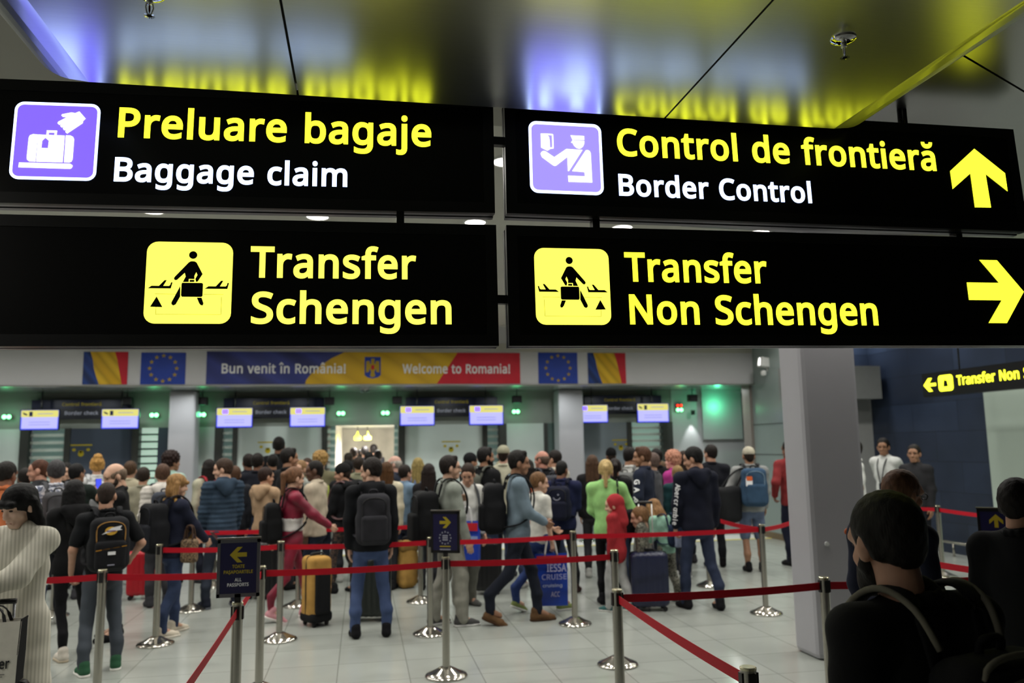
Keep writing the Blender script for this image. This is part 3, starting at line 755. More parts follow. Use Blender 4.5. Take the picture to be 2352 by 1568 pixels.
SEEN = {(-2.02, 8.0): 'round white ceiling downlight glimpsed just below the violet baggage pictogram sign', (-.46, 8.0): 'round white ceiling downlight glimpsed in the slot above the word Transfer in Transfer Schengen',
        (1.14, 8.0): 'round white ceiling downlight at the corner where the four black signs meet', (2.74, 8.0): 'round white ceiling downlight glimpsed below the words Border Control',
        (4.34, 8.0): 'faint round ceiling downlight in the slot toward the upward arrow', (1.14, 6.2): 'round white ceiling downlight in the upright gap between the two upper signs'}
for j, ly in enumerate(LAMP_Y[:3]):
    for i, lx in enumerate(LAMP_X):
        if -4 < lx < 5:
            t = downlight(lx, ly, CEIL)
            tag(t, SEEN.get((lx, ly), 'round white ceiling downlight hidden behind the black hanging signs'), 'downlight', 'downlights in the hall ceiling')
for px in range(-80, 1700, 125):
    downlamp(X2(px, 16.0), 16.0, SOF - .03, 9, (.95, 1, .96), .12, 170)

# overhead canopy of brushed metal sheets
zc = float((at_y(203, 203, 2.83)[2] + at_y(1920, 283, 2.83)[2]) / 2)
xs = [float(at_y(203, 203, 2.83)[0]), float(at_y(684, 222, 2.83)[0]), float(at_y(1527, 264, 2.83)[0]), float(at_y(1915, 283, 2.83)[0])]
cano = empty('overhead_canopy', ((xs[0] + xs[3]) / 2, 1.0, zc))
tag(cano, 'brushed metal canopy above the black signs, mirroring their lit lettering', 'canopy')
xo = (xs[0] + xs[3]) / 2
for i in range(3):
    a, b_ = xs[i] - xo + (.004 if i else 0), xs[i + 1] - xo - (.004 if i < 2 else 0)
    box('canopy_sheet', (a, -3.5, 0), (b_, 1.83, .02), M['metal_sheet'], cano)
box('backing', (xs[0] - xo, -3.5, .03), (xs[3] - xo, 1.80, .05), M['dark_gap'], cano)
for s, xx in ((-1, xs[0] - xo), (1, xs[3] - xo)):
    bm = bmesh.new()
    prof = [(0, 0)] + [(s * (.035 + .16 * math.sin(R(t))), .004 + .16 * (1 - math.cos(R(t)))) for t in range(0, 91, 10)] + [(s * .195, .169)]
    A = [[bm.verts.new((xx + p[0], y, p[1])) for p in prof] for y in (-3.5, 1.83)]
    for k in range(len(prof) - 1):
        bm.faces.new((A[0][k], A[0][k + 1], A[1][k + 1], A[1][k]))
    o = bm_obj('curved_edge', bm, M['metal_sheet'], cano, smooth=True)
    md = o.modifiers.new('thick', 'SOLIDIFY')
    md.thickness, md.offset = .01, (1 if s > 0 else -1)


def sprinkler(px, py, label, ang=0):
    d = ray(px, py)
    p = np.array((0, 0, EYE)) + d * (zc - EYE) / d[2]
    t = empty('fire_sprinkler', (p[0], p[1], zc), ang)
    tag(t, label, 'sprinkler', 'sprinklers in the canopy')
    lathe('escutcheon', [(.040, .0), (.038, -.006), (.026, -.013), (.012, -.016), (0, -.016)], M['chrome'], t, 32)
    lathe('nozzle', [(.009, -.014), (.009, -.030), (.006, -.032), (0, -.032)], M['chrome'], t, 16)
    bm = bmesh.new()
    for s in (-1, 1):
        add_tube(bm, [(s * .008, 0, -.028), (s * .010, 0, -.042), (s * .006, 0, -.058), (0, 0, -.064)], .0022, 8)
    bm_obj('yoke', bm, M['chrome'], t, smooth=True)
    lathe('glass_bulb', [(0, -.032), (.0028, -.035), (.003, -.05), (.001, -.058), (0, -.058)], mat('bulb_red', '5a0f18', .1, spec=.8, var=0), t, 10)
    bm = bmesh.new()
    add_lathe(bm, [(0, -.064), (.008, -.064), (.008, -.0655), (0, -.0655)], 16)
    for i in range(14):
        a = 2 * PI * i / 14
        ca, sa = math.cos(a), math.sin(a)
        vs = [bm.verts.new((r * ca - w * sa, r * sa + w * ca, z)) for r, w, z in ((.007, -.0012, -.0648), (.015, -.0014, -.066), (.015, .0014, -.066), (.007, .0012, -.0648))]
        bm.faces.new(vs)
    bm_obj('deflector', bm, M['chrome'], t)


sprinkler(345, -14, 'chrome ceiling sprinkler cut by the top of the picture, above the baggage claim sign', .4)
sprinkler(1937, 88, 'chrome ceiling sprinkler above the border control sign', 1.2)

# the higher metal ceiling beside the canopy, with a slanting joint
Z2 = zc + .17
M['side_sheet'] = mat('side_ceiling_metal', '868688', .28, .92, var=.03, scale=4)
P0 = at_floor(2200, 120, Z2)
sd_ = np.array((math.sin(R(64)), math.cos(R(64))))
xa, xb, ya, yb = xs[3] + .20, 7.5, -3.5, 4.9
for nm, sg in (('ceiling_side_near', -1), ('ceiling_side_far', 1)):
    e0, e1 = [P0[1] + sg * .005 + (x - P0[0]) * sd_[1] / sd_[0] for x in (xa, xb)]
    poly = [(xa, ya), (xb, ya), (xb, e1), (xa, e0)] if sg < 0 else [(xa, e0), (xb, e1), (xb, max(yb, e1 + .1)), (xa, yb)]
    bm = bmesh.new()
    v = [bm.verts.new((x, y, Z2 + d)) for d in (0, .03) for x, y in poly]
    for f in ((3, 2, 1, 0), (4, 5, 6, 7), (0, 1, 5, 4), (1, 2, 6, 5), (2, 3, 7, 6), (3, 0, 4, 7)):
        bm.faces.new([v[k] for k in f])
    o = bm_obj(nm, bm, M['side_sheet'])
    o['kind'] = 'structure'
struct('ceiling_side_backing', (xa, ya, Z2 + .04), (xb, 4.9, Z2 + .06), M['dark_gap'])

# ---------------------------------------------------------------- hanging signs
def sign_frame(o, Rm):
    Rm = np.array(Rm)
    return Frame(o, Rm[:, 0], Rm[:, 2])


def sign_board(label, fr, u0, u1, v0, v1):
    """A lit sign box: black face, frame with ridged aluminium edges; faces the hall entrance."""
    t = empty('hanging_sign', fr.at((u0 + u1) / 2, v0))
    tag(t, label, 'sign', 'black lit signs hanging over the hall')
    bm = bmesh.new()

    def bx(a, b, c, d, n0, n1):
        vs = [bm.verts.new(fr.at(u, v, n)) for u in (a, b) for v in (c, d) for n in (n0, n1)]
        for f in ((0, 1, 3, 2), (4, 6, 7, 5), (0, 4, 5, 1), (2, 3, 7, 6), (0, 2, 6, 4), (1, 5, 7, 3)):
            bm.faces.new([vs[i] for i in f])
    fw = .042
    bx(u0, u1, v0, v0 + fw, -.02, 0)
    bx(u0, u1, v1 - fw, v1, -.02, 0)
    bx(u0, u0 + fw, v0 + fw, v1 - fw, -.02, 0)
    bx(u1 - fw, u1, v0 + fw, v1 - fw, -.02, 0)
    o = bm_obj('frame', bm, M['sign_frame'], t)
    bm = bmesh.new()
    for k, (n0, n1, ins) in enumerate(((-.045, -.021, .002), (-.060, -.046, .006), (-.085, -.061, .002), (-.100, -.086, .006))):
        bx(u0 + ins, u1 - ins, v0 + ins, v0 + .02, n0, n1)
        bx(u0 + ins, u1 - ins, v1 - .02, v1 - ins, n0, n1)
        bx(u0 + ins, u0 + .02, v0 + ins, v1 - ins, n0, n1)
        bx(u1 - .02, u1 - ins, v0 + ins, v1 - ins, n0, n1)
    o2 = bm_obj('ridged_edge', bm, M['sign_rail'], t)
    bm = bmesh.new()
    bx(u0 + .02, u1 - .02, v0 + .02, v1 - .02, -.055, -.003)
    o3 = bm_obj('face_panel', bm, M['sign_black'], t)
    bm = bmesh.new()
    bx(u0 + .02, u1 - .02, v0 + .02, v1 - .02, -.098, -.056)
    o4 = bm_obj('back_panel', bm, M['sign_frame'], t)
    for q in (o, o2, o3, o4):
        q.matrix_parent_inverse = Matrix.Translation(-t.location)
    return t


def on_sign(t, nm, shapes, fr, m, off=-.0025, thick=.0015):
    o = flat(nm, shapes, fr, off, m, t, thick)
    o.matrix_parent_inverse = Matrix.Translation(-t.location)
    return o


def sign_text(t, nm, words, fr, m):
    for w_ in words:
        on_sign(t, nm, w_, fr, m)


FUL = sign_frame((.4895, 2.9, 2.7584), [[0.99805, 0.06235, 0.00376], [-0.06246, 0.99719, 0.04129], [-0.00118, -0.04144, 0.99914]])
FLL = sign_frame((.4973, 2.9, 2.2493), [[0.99928, 0.03804, -0.00119], [-0.03794, 0.99821, 0.04633], [0.00295, -0.04625, 0.99893]])
FUR = sign_frame((.535, 2.9, 2.7601), [[0.99981, 0.01929, 0.00408], [-0.01948, 0.99827, 0.05549], [-0.003, -0.05555, 0.99845]])
FLR = sign_frame((.5368, 2.9, 2.2496), [[0.99992, 0.01144, -0.00585], [-0.01128, 0.9996, 0.02612], [0.00614, -0.02605, 0.99964]])

# baggage claim
t = sign_board('black lit sign reading Preluare bagaje and Baggage claim', FUL, -1.98, .0, 0, .47)
sign_text(t, 'romanian_lettering', text_shapes('Preluare bagaje', -1.3795, .2595, .1165, 1.139, words=True), FUL, M['l_yellow'])
sign_text(t, 'english_lettering', text_shapes('Baggage claim', -1.383, .0905, .0925, .829, words=True), FUL, M['l_white'])
ic = on_sign(t, 'pictogram_border', [[rrect(-1.738, .090, -1.445, .385, .032), rrect(-1.728, .101, -1.455, .374, .022)]], FUL, M['l_white'])
on_sign(t, 'pictogram_ground', [[rrect(-1.728, .101, -1.455, .374, .022)]], FUL, M['l_violet'])
hand = mm((-1517, 354), (-1494, 327), (-1502, 318), (-1503, 309), (-1550, 270), (-1553, 267), (-1558, 271), (-1560, 275), (-1556, 280), (-1565, 280), (-1569, 286), (-1565, 292), (-1574, 290), (-1579, 296), (-1575, 302), (-1583, 300), (-1589, 306), (-1586, 312), (-1558, 330), (-1573, 331), (-1578, 337), (-1575, 341), (-1544, 349), (-1531, 347))
case = [[mm((-1682, 247), (-1679, 256), (-1668, 261), (-1653, 260), (-1653, 157), (-1673, 157), (-1681, 163), (-1683, 171))],
        [mm((-1651, 260), (-1561, 259), (-1561, 157), (-1650, 157)), mm((-1626, 249), (-1613, 237), (-1614, 209), (-1637, 209), (-1636, 237))],
        [mm((-1557, 260), (-1541, 260), (-1532, 255), (-1528, 246), (-1528, 170), (-1531, 161), (-1538, 157), (-1556, 157))],
        [mm((-1623, 277), (-1588, 277), (-1589, 258), (-1596, 258), (-1596, 269), (-1616, 269), (-1616, 258), (-1623, 258))]]
on_sign(t, 'pictogram_hand', [[hand]], FUL, M['l_white'], -.0010)
on_sign(t, 'pictogram_suitcase', case, FUL, M['l_white'], -.0010)
on_sign(t, 'pictogram_belt', [[mm((-1707, 152), (-1534, 152), (-1527, 147), (-1526, 143), (-1529, 136), (-1534, 133), (-1708, 134))]], FUL, M['l_white'], -.0010)

# border control
t = sign_board('black lit sign reading Control de frontieră and Border Control with an upward arrow', FUR, 0, 2.262, 0, .468)
sign_text(t, 'romanian_lettering', text_shapes('Control de frontieră', .4517, .2560, .1165, 1.409, words=True), FUR, M['l_yellow'])
sign_text(t, 'english_lettering', text_shapes('Border Control', .4498, .0890, .0905, .8205, words=True), FUR, M['l_white'])
on_sign(t, 'arrow', [[mm((2056, 367), (2190, 261), (2190, 179), (2094, 254), (2098, 102), (2021, 100), (2021, 253), (1926, 178), (1925, 259))]], FUR, M['l_yellow'])
on_sign(t, 'pictogram_border', [[rrect(.094, .087, .388, .384, .032), rrect(.105, .099, .377, .371, .022)]], FUR, M['l_white'])
on_sign(t, 'pictogram_ground', [[rrect(.105, .099, .377, .371, .022)]], FUR, M['l_violet2'])
on_sign(t, 'pictogram_officer', [[mm((262, 331), (317, 331), (317, 315), (269, 314))],
                                 [mm((269, 311), (317, 310), (316, 298), (311, 287), (302, 279), (294, 277), (284, 280), (275, 288), (269, 300), (263, 301))],
                                 [mm((139, 248), (143, 256), (151, 260), (159, 259), (193, 236), (243, 273), (308, 272), (250, 181), (246, 182), (246, 240), (200, 202), (194, 200), (188, 202), (144, 234))],
                                 [mm((263, 182), (321, 271), (329, 273), (337, 269), (341, 260), (342, 138), (247, 137), (246, 162), (314, 162), (313, 180))]], FUR, M['l_white'], -.0010)
on_sign(t, 'pictogram_passport', [[mm((142, 332), (155, 333), (167, 329), (175, 319), (177, 302), (177, 269), (167, 262), (142, 274))],
                                  [mm((155, 333), (188, 333), (192, 330), (192, 273), (178, 270), (178, 276), (187, 277), (187, 328), (165, 328))]], FUR, M['l_white'], -.0010)


def transfer_pictogram(t, fr, u0, flip):
    """Walking traveller with a case between two aircraft, on a yellow tile; drawn for the tile that starts at u0."""
    def T(pts):
        P = [(a + 1258, b - 81) for a, b in pts]
        P = [((295 - a) if flip else a, b) for a, b in P]
        P = [(u0 + a / 1000, .081 + b / 1000) for a, b in P]
        return P[::-1] if flip else P
    on_sign(t, 'pictogram_ground', [[rrect(u0, .081, u0 + .295, .380, .038)]], fr, M['l_yellow2'])
    on_sign(t, 'pictogram_head', [[T(ngon(-1100, 332, 14, 14))]], fr, M['sign_black'], -.0010)
    fig = [[T([(-1101, 309), (-1093, 308), (-1087, 304), (-1065, 262), (-1081, 234), (-1086, 233), (-1089, 244), (-1082, 258), (-1087, 269), (-1093, 255), (-1091, 233), (-1131, 232), (-1122, 252), (-1126, 266), (-1152, 239), (-1159, 239), (-1162, 245), (-1159, 251), (-1114, 304), (-1108, 308)])],
           [T([(-1139, 217), (-1138, 179), (-1152, 150), (-1160, 146), (-1166, 151), (-1166, 158)])], [T([(-1081, 175), (-1065, 175), (-1058, 155), (-1060, 147), (-1067, 148), (-1072, 154)])]]
    pl_ = [(-1248, 208), (-1236, 217), (-1211, 217), (-1193, 238), (-1186, 238), (-1197, 217), (-1177, 217), (-1173, 221), (-1171, 230), (-1166, 230), (-1171, 208)]
    on_sign(t, 'pictogram_traveller', fig, fr, M['sign_black'], -.0010)
    on_sign(t, 'pictogram_suitcase', [[T([(-1133, 229), (-1066, 229), (-1062, 226), (-1062, 182), (-1066, 178), (-1132, 178), (-1135, 183), (-1135, 224)])]], fr, M['sign_black'], -.0008)
    on_sign(t, 'pictogram_case_handle', [[T([(-1111, 243), (-1089, 243), (-1089, 231), (-1092, 231), (-1092, 240), (-1108, 240), (-1108, 231), (-1111, 231)])]], fr, M['l_yellow2'], -.0004)
    for d_ in (0, 193):
        on_sign(t, 'pictogram_aircraft', [[T([(a + d_, b) for a, b in pl_])]], fr, M['sign_black'], -.0010)
    on_sign(t, 'pictogram_triangle', [[T([(-1217, 178), (-1196, 140), (-1237, 141)])]], fr, M['sign_black'], -.0010)
    L_ = [T([(-1224, 187), (-1224, 188), (-1145, 188), (-1145, 187)]), T([(-1060, 187), (-1060, 188), (-991, 188), (-991, 187)]), T([(-997.5, 114), (-996.5, 114), (-996.5, 178), (-997.5, 178)]),
          T([(-1218, 113.5), (-1218, 114.3), (-997, 114.3), (-997, 113.5)]), T([(-1218, 114), (-1217.2, 114), (-1217.2, 141), (-1218, 141)])]
    on_sign(t, 'pictogram_lines', [[l] for l in L_], fr, M['print_yellow'], -.0010)


t = sign_board('black lit sign reading Transfer Schengen', FLL, -1.95, 0, 0, .4695)
sign_text(t, 'upper_lettering', text_shapes('Transfer', -.9015, .2515, .1175, .597, words=True), FLL, M['l_yellow2'])
sign_text(t, 'lower_lettering', text_shapes('Schengen', -.8935, .0815, .1175, .7185, words=True), FLL, M['l_yellow2'])
transfer_pictogram(t, FLL, -1.258, False)
t = sign_board('large black lit sign reading Transfer Non Schengen with an arrow', FLR, 0, 2.40, 0, .467)
sign_text(t, 'upper_lettering', text_shapes('Transfer', .4645, .2525, .1175, .5955, words=True), FLR, M['l_yellow'])
sign_text(t, 'lower_lettering', text_shapes('Non Schengen', .4755, .0835, .1185, 1.0575, words=True), FLR, M['l_yellow'])
on_sign(t, 'arrow', [[mm((2037, 368), (2121, 368), (2233, 232), (2132, 96), (2045, 96), (2121, 194), (1965, 194), (1964, 269), (2119, 269))]], FLR, M['l_yellow'])
transfer_pictogram(t, FLR, .1055, True)

# rods and couplings that carry the four boards
def rod(px, top, bot, label, r=.017, y=2.96):
    a = at_y(px, top, y)
    b_ = at_y(px, bot, y)
    o = tube('hanging_rod', [(b_[0], y, a[2]), (b_[0], y, b_[2])], r, M['sign_frame'], None, 12)
    tag(o, label, 'rod', 'black rods carrying the signs')
    return o


def flatbar(px, top, bot, label):
    a, b_ = at_y(px, top, 2.95), at_y(px, bot, 2.95)
    o = box('coupling_bar', (b_[0] - .014, 2.93, b_[2]), (b_[0] + .014, 2.972, a[2]), M['sign_frame'])
    tag(o, label, 'bar', 'black bars between the signs')


flatbar(919, 470, 530, 'short black bar joining the baggage claim sign to the Transfer Schengen sign below')
flatbar(1367, 478, 540, 'short black bar joining the border control sign to the Transfer Non Schengen sign below')
flatbar(2198, 505, 565, 'short black bar under the upward arrow, joining it to the sign below')
for y_, lb in ((323, 'small black bar bridging the gap between the two upper signs'), (687, 'small black bar bridging the gap between the two lower signs')):
    p0, p1 = at_y(1128, y_, 2.93), at_y(1172, y_, 2.93)
    o = box('bridge_bar', (p0[0] - .02, 2.925, p0[2] - .016), (p1[0] + .02, 2.955, p0[2] + .016), M['sign_frame'])
    tag(o, lb, 'bar', 'black bars between the signs')
a = at_y(2064, 180, 2.97)
b_ = at_y(2075, 300, 2.97)
for dx in (-.012, .012):
    o = tube('hanging_rod', [(b_[0] + dx, 2.97, Z2), (b_[0] + dx, 2.97, b_[2])], .010, M['sign_frame'], None, 10)
    tag(o, 'thin black rod above the border control sign, %s of a close pair' % ('outer one' if dx > 0 else 'one nearer the canopy'), 'rod', 'black rods carrying the signs')

# the second transfer sign, hanging out from the navy wall and facing the hall
ts = empty('hanging_sign', (8.6, 10.2, 2.5))
tag(ts, 'distant lit Transfer Non Schengen sign hanging beside the navy tiled wall', 'sign')
za, zb_ = float(at_x(2125, 912, 8.6)[2]), float(at_x(2125, 858, 8.6)[2])
ya = float(at_x(2119, 885, 8.6)[1])
box('sign_box', (0, -2.0, za - 2.5), (.12, ya - 10.2, zb_ - 2.5), M['sign_frame'], ts)
FT = Frame((8.6, ya, za), (0, -1, 0), (0, 0, 1))
hh = zb_ - za
S_ = [text_shapes('Transfer Non Schengen', .74, hh * .36, hh * .40, 2.05, words=True)]
for nm, sh, m in (('lettering', S_[0][0], M['l_yellow']), ('lettering', S_[0][1], M['l_yellow']), ('lettering', S_[0][2], M['l_yellow']),
                  ('arrow', [[[(.03, hh * .5), (.14, hh * .78), (.22, hh * .78), (.15, hh * .56), (.30, hh * .56), (.30, hh * .44), (.15, hh * .44), (.22, hh * .22), (.14, hh * .22)]]], M['l_yellow']),
                  ('pictogram_ground', [[rrect(.36, hh * .18, .66, hh * .84, .05)]], M['l_yellow'])):
    o = flat(nm, sh, FT, .002, m, ts, .004)
    o.matrix_parent_inverse = Matrix.Translation(-ts.location)
o = flat('pictogram_traveller', [[[(.51, hh * .72), (.48, hh * .62), (.54, hh * .62), (.56, hh * .36), (.46, hh * .36)]]], FT, .006, M['sign_black'], ts, .003)
o.matrix_parent_inverse = Matrix.Translation(-ts.location)
for dy in (-.3, -1.6):
    tube('rod', [(.06, dy + .4, .3), (.06, dy + .4, 1.68)], .012, M['sign_frame'], ts)

# ---------------------------------------------------------------- printed banners on the soffit
FS = Frame((0, YS - .004, 0), (1, 0, 0), (0, 0, 1))
S2 = lambda px, py: (float(at_y(px, py, YS)[0]), float(at_y(px, py, YS)[2]))


def soffit_print(name, label, cat, px0, py0, px1, py1, m, group=None):
    a, b__ = S2(px0, (py1)), S2(px1, (py1))
    u0, u1 = a[0], b__[0]
    v0 = SOF + .015
    v1 = v0 + (S2((px0 + px1) / 2, py0)[1] - S2((px0 + px1) / 2, py1)[1])
    t = empty(name, ((u0 + u1) / 2, YS - .004, v0))
    tag(t, label, cat, group)
    o = box('sheet', (-(u1 - u0) / 2, -.004, 0), ((u1 - u0) / 2, .003, v1 - v0), m, t)
    return t, u0, u1, v0, v1


def pr(t, nm, shapes, m, off):
    o = flat(nm, shapes, FS, off, m, t, .001)
    o.matrix_parent_inverse = Matrix.Translation(-t.location)


t, u0, u1, v0, v1 = soffit_print('welcome_banner', 'long blue, yellow and red banner reading Bun venit în România and Welcome to Romania', 'banner', 473, 806, 1195, 879, M['banner_blue'])
Wb, Hb = u1 - u0, v1 - v0
fu = lambda px: u0 + Wb * (px - 473) / 722
pr(t, 'yellow_field', [[[(fu(690), v0), (fu(692), v0 + .12 * Hb), (fu(702), v0 + .3 * Hb), (fu(722), v0 + .55 * Hb), (fu(748), v0 + .8 * Hb), (fu(778), v1), (fu(1043), v1), (fu(993), v0)]]], M['banner_yellow'], .004)
pr(t, 'red_field', [[[(fu(993), v0), (fu(1043), v1), (u1, v1), (u1, v0)]]], M['flag_red'], .004)
for w_ in text_shapes('Bun venit în România!', fu(506), v0 + .33 * Hb, .30 * Hb, fu(781) - fu(506), words=True):
    pr(t, 'romanian_lettering', w_, M['print_white'], .0055)
for w_ in text_shapes('Welcome to Romania!', fu(912), v0 + .33 * Hb, .30 * Hb, fu(1170) - fu(912), words=True):
    pr(t, 'english_lettering', w_, M['print_white'], .0055)
ex, ey, es = fu(843), v0 + .17 * Hb, .68 * Hb
sh = [(ex - .15, ey + es), (ex + .15, ey + es), (ex + .15, ey + .16 * es), (ex + .10, ey + .06 * es), (ex, ey), (ex - .10, ey + .06 * es), (ex - .15, ey + .16 * es)]
pr(t, 'emblem_shield', [[sh]], M['eu_blue'], .0055)
eag = [[(ex - .12, ey + .80 * es), (ex - .06, ey + .82 * es), (ex - .045, ey + .66 * es), (ex - .03, ey + .70 * es), (ex - .03, ey + .92 * es), (ex + .035, ey + .92 * es), (ex + .03, ey + .70 * es), (ex + .045, ey + .66 * es),
        (ex + .06, ey + .82 * es), (ex + .12, ey + .80 * es), (ex + .125, ey + .28 * es), (ex + .07, ey + .30 * es), (ex + .06, ey + .46 * es), (ex + .03, ey + .30 * es), (ex + .05, ey + .12 * es), (ex, ey + .05 * es), (ex - .05, ey + .12 * es),
        (ex - .03, ey + .30 * es), (ex - .06, ey + .46 * es), (ex - .07, ey + .30 * es), (ex - .125, ey + .28 * es)]]
pr(t, 'emblem_eagle', [eag], M['gold'], .0068)
pr(t, 'emblem_quarters', [[rrect(ex - .028, ey + .42 * es, ex + .028, ey + .62 * es, .006)]], M['flag_red'], .008)


def eu_flag(label, px0, px1, py0, py1):
    t, u0, u1, v0, v1 = soffit_print('european_flag', label, 'flag', px0, py0, px1, py1, M['eu_blue'], 'flag sheets beside the welcome banner')
    cx, cy, rr = (u0 + u1) / 2, (v0 + v1) / 2, (v1 - v0) * .40
    pr(t, 'gold_stars', [[star(cx + rr * math.sin(PI * i / 6), cy + rr * math.cos(PI * i / 6), .045)] for i in range(12)], M['gold'], .0045)


def ro_flag(label, px0, px1, py0, py1):
    t, u0, u1, v0, v1 = soffit_print('romanian_flag', label, 'flag', px0, py0, px1, py1, M['flag_blue'], 'flag sheets beside the welcome banner')
    w, h_ = u1 - u0, v1 - v0
    ed = lambda a: [(u0 + w * (a[i] + 0), v0 + h_ * i / 4) for i in range(5)]
    L1, L2 = ed((.37, .30, .24, .21, .15)), ed((.88, .84, .80, .76, .70))
    pr(t, 'yellow_stripe', [[L1 + L2[::-1]]], M['flag_yellow'], .0045)
    pr(t, 'red_stripe', [[L2 + [(u1, v1), (u1, v0)]]], M['flag_red'], .0045)


ro_flag('Romanian flag sheet at the start of the soffit row, before the European flag', 189, 292, 805, 880)
eu_flag('blue European flag with gold stars, before the words Bun venit', 322, 425, 806, 879)
eu_flag('blue European flag with gold stars, after the words Welcome to Romania', 1237, 1327, 806, 877)
ro_flag('Romanian flag sheet at the far end of the soffit row, after the European flag', 1351, 1438, 806, 876)

# ---------------------------------------------------------------- booth signs, screens, signal lamps
def booth_sign(label, px0, px1, py0, py1, cpx):
    Y = 17.02
    a, b__ = at_y(px0, py1, Y), at_y(px1, py0, Y)
    mid = (a[2] + at_y(px1, py1, Y)[2]) / 2
    z1 = (at_y(px0, py0, Y)[2] + b__[2]) / 2
    t = empty('booth_sign', ((a[0] + b__[0]) / 2, Y, mid))
    tag(t, label, 'sign', 'Border check signs over the booths')
    w, h_ = b__[0] - a[0], z1 - mid
    box('board', (-w / 2, 0, 0), (w / 2, .16, h_), M['navy_dark'], t)
    box('upper_band', (-w / 2, -.012, h_ * .58), (w / 2, 0, h_), M['navy'], t)
    F = Frame((0, Y, 0), (1, 0, 0), (0, 0, 1))
    cx = float(at_y(cpx, 940, Y)[0])
    for nm, s, v, cp, m in (('romanian_lettering', 'Control frontieră', .68, .066, M['print_yellow']), ('english_lettering', 'Border check', .22, .072, M['print_grey'])):
        o = flat(nm, text_shapes(s, cx, mid + h_ * v, cp, None, 'c'), F, .014 if v > .5 else .002, m, t, .002)
        o.matrix_parent_inverse = Matrix.Translation(-t.location)


booth_sign('navy Border check sign above the booth farthest from the navy wall', 71, 303, 918, 962, 188)
booth_sign('navy Border check sign above the booth under the words Bun venit', 513, 744, 914, 960, 623)
booth_sign('navy Border check sign above the booth under the words Welcome to Romania', 932, 1142, 912, 956, 1037)
booth_sign('navy Border check sign above the booth beyond the second thin pillar', 1342, 1518, 908, 950, 1424)


def screen(label, px0, px1, py0, py1, icon):
    Y = 16.6
    c = at_y((px0 + px1) / 2, (py0 + py1) / 2, Y)
    w = float(at_y(px1, py0, Y)[0] - at_y(px0, py0, Y)[0])
    h_ = w * .575
    t = empty('information_screen', (c[0], Y, c[2] - h_ / 2))
    tag(t, label, 'screen', 'screens hanging over the booths')
    box('case', (-w / 2, 0, 0), (w / 2, .05, h_), M['black_plastic'], t, .004)
    tube('bracket', [(0, .06, h_ * .5), (0, .06, SOF - float(t.location.z))], .018, M['black_plastic'], t)
    F = Frame((0, Y, 0), (1, 0, 0), (0, 0, 1))
    x0, z0 = c[0] - w / 2 + .012, c[2] - h_ / 2 + .012
    W_, H_ = w - .024, h_ - .024

    def put(nm, sh, m, off):
        o = flat(nm, sh, F, off, m, t, .001)
        o.matrix_parent_inverse = Matrix.Translation(-t.location)
    put('display_edge', [[rrect(x0, z0, x0 + W_, z0 + H_, .012)]], M['scr_edge'], .001)
    put('display_header', [[rrect(x0 + .006, z0 + H_ * .64, x0 + W_ - .006, z0 + H_ - .004, .01)]], M['scr_yellow'], .0025)
    put('display_body', [[rrect(x0 + .018, z0 + .02, x0 + W_ - .014, z0 + H_ * .64, .008)]], M['scr_blue'], .0025)
    put('display_text', [[rrect(x0 + W_ * .22, z0 + H_ * q, x0 + W_ * .78, z0 + H_ * (q + .025), .002)] for q in (.24, .37)] + [[rrect(x0 + W_ * .44, z0 + H_ * .80, x0 + W_ * .85, z0 + H_ * .83, .002)]], M['scr_ink'], .004)
    if icon == 'v':
        put('display_icon', [[rrect(x0 + W_ * .16, z0 + H_ * .70, x0 + W_ * .32, z0 + H_ * .93, .012)]], M['l_violet'], .004)
    else:
        put('display_icon', [[rrect(x0 + W_ * .22, z0 + H_ * .68, x0 + W_ * .31, z0 + H_ * .92, .004)], [[(x0 + .03, z0 + H_ * .90), (x0 + .11, z0 + H_ * .80), (x0 + .11, z0 + H_ * .72), (x0 + .05, z0 + H_ * .78)]]], M['navy'], .004)


for lb, a, b__, c, d, ic in (('lit information screen farthest from the navy wall, with a dark passport icon', 46, 136, 939, 989, 'd'),
                             ('lit information screen with a dark passport icon, next to the first thin pillar', 232, 320, 937, 986, 'd'),
                             ('lit screen with a violet icon, first one past the first thin pillar', 496, 581, 935, 983, 'v'),
                             ('lit screen with a violet icon, beside the corridor under the word România', 665, 748, 933, 982, 'v'),
                             ('lit screen with a violet icon, on the Welcome side of the corridor', 918, 999, 931, 978, 'v'),
                             ('lit screen with a violet icon, last before the second thin pillar', 1077, 1157, 930, 976, 'v'),
                             ('lit screen partly hidden by the second thin pillar', 1326, 1397, 926, 974, 'v'),
                             ('lit screen closest to the scalloped spot of light on the wall', 1463, 1537, 925, 971, 'd')):
    screen(lb, a, b__, c, d, ic)


def signal(label, px, py, red=False):
    Y = 17.08
    c = at_y(px, py, Y)
    t = empty('signal_lamp', (c[0], Y, c[2] - .1))
    tag(t, label, 'signal lamp', 'green signal lamps over the booths')
    box('housing', (-.07, 0, .065), (.07, .08, .135 if not red else .235), M['black_plastic'], t, .01)
    for s in (-1, 1):
        o = lathe('green_lens', [(0, .022), (.025, .018), (.042, 0)], M['led_green'], t, 16)
        o.location, o.rotation_euler = (s * .042, 0, .1), (R(90), 0, 0)
        if red:
            o = lathe('red_lens', [(0, .022), (.02, .018), (.03, 0)], M['led_red'], t, 16)
            o.location, o.rotation_euler = (s * .042, 0, .20), (R(90), 0, 0)
    l = bpy.data.lights.new('green_light', 'POINT')
    l.energy, l.color, l.shadow_soft_size = 1.3, (.12, 1, .42), .06
    o = bpy.data.objects.new('green_light', l)
    C.objects.link(o)
    o.location = (c[0], Y - .16, c[2])


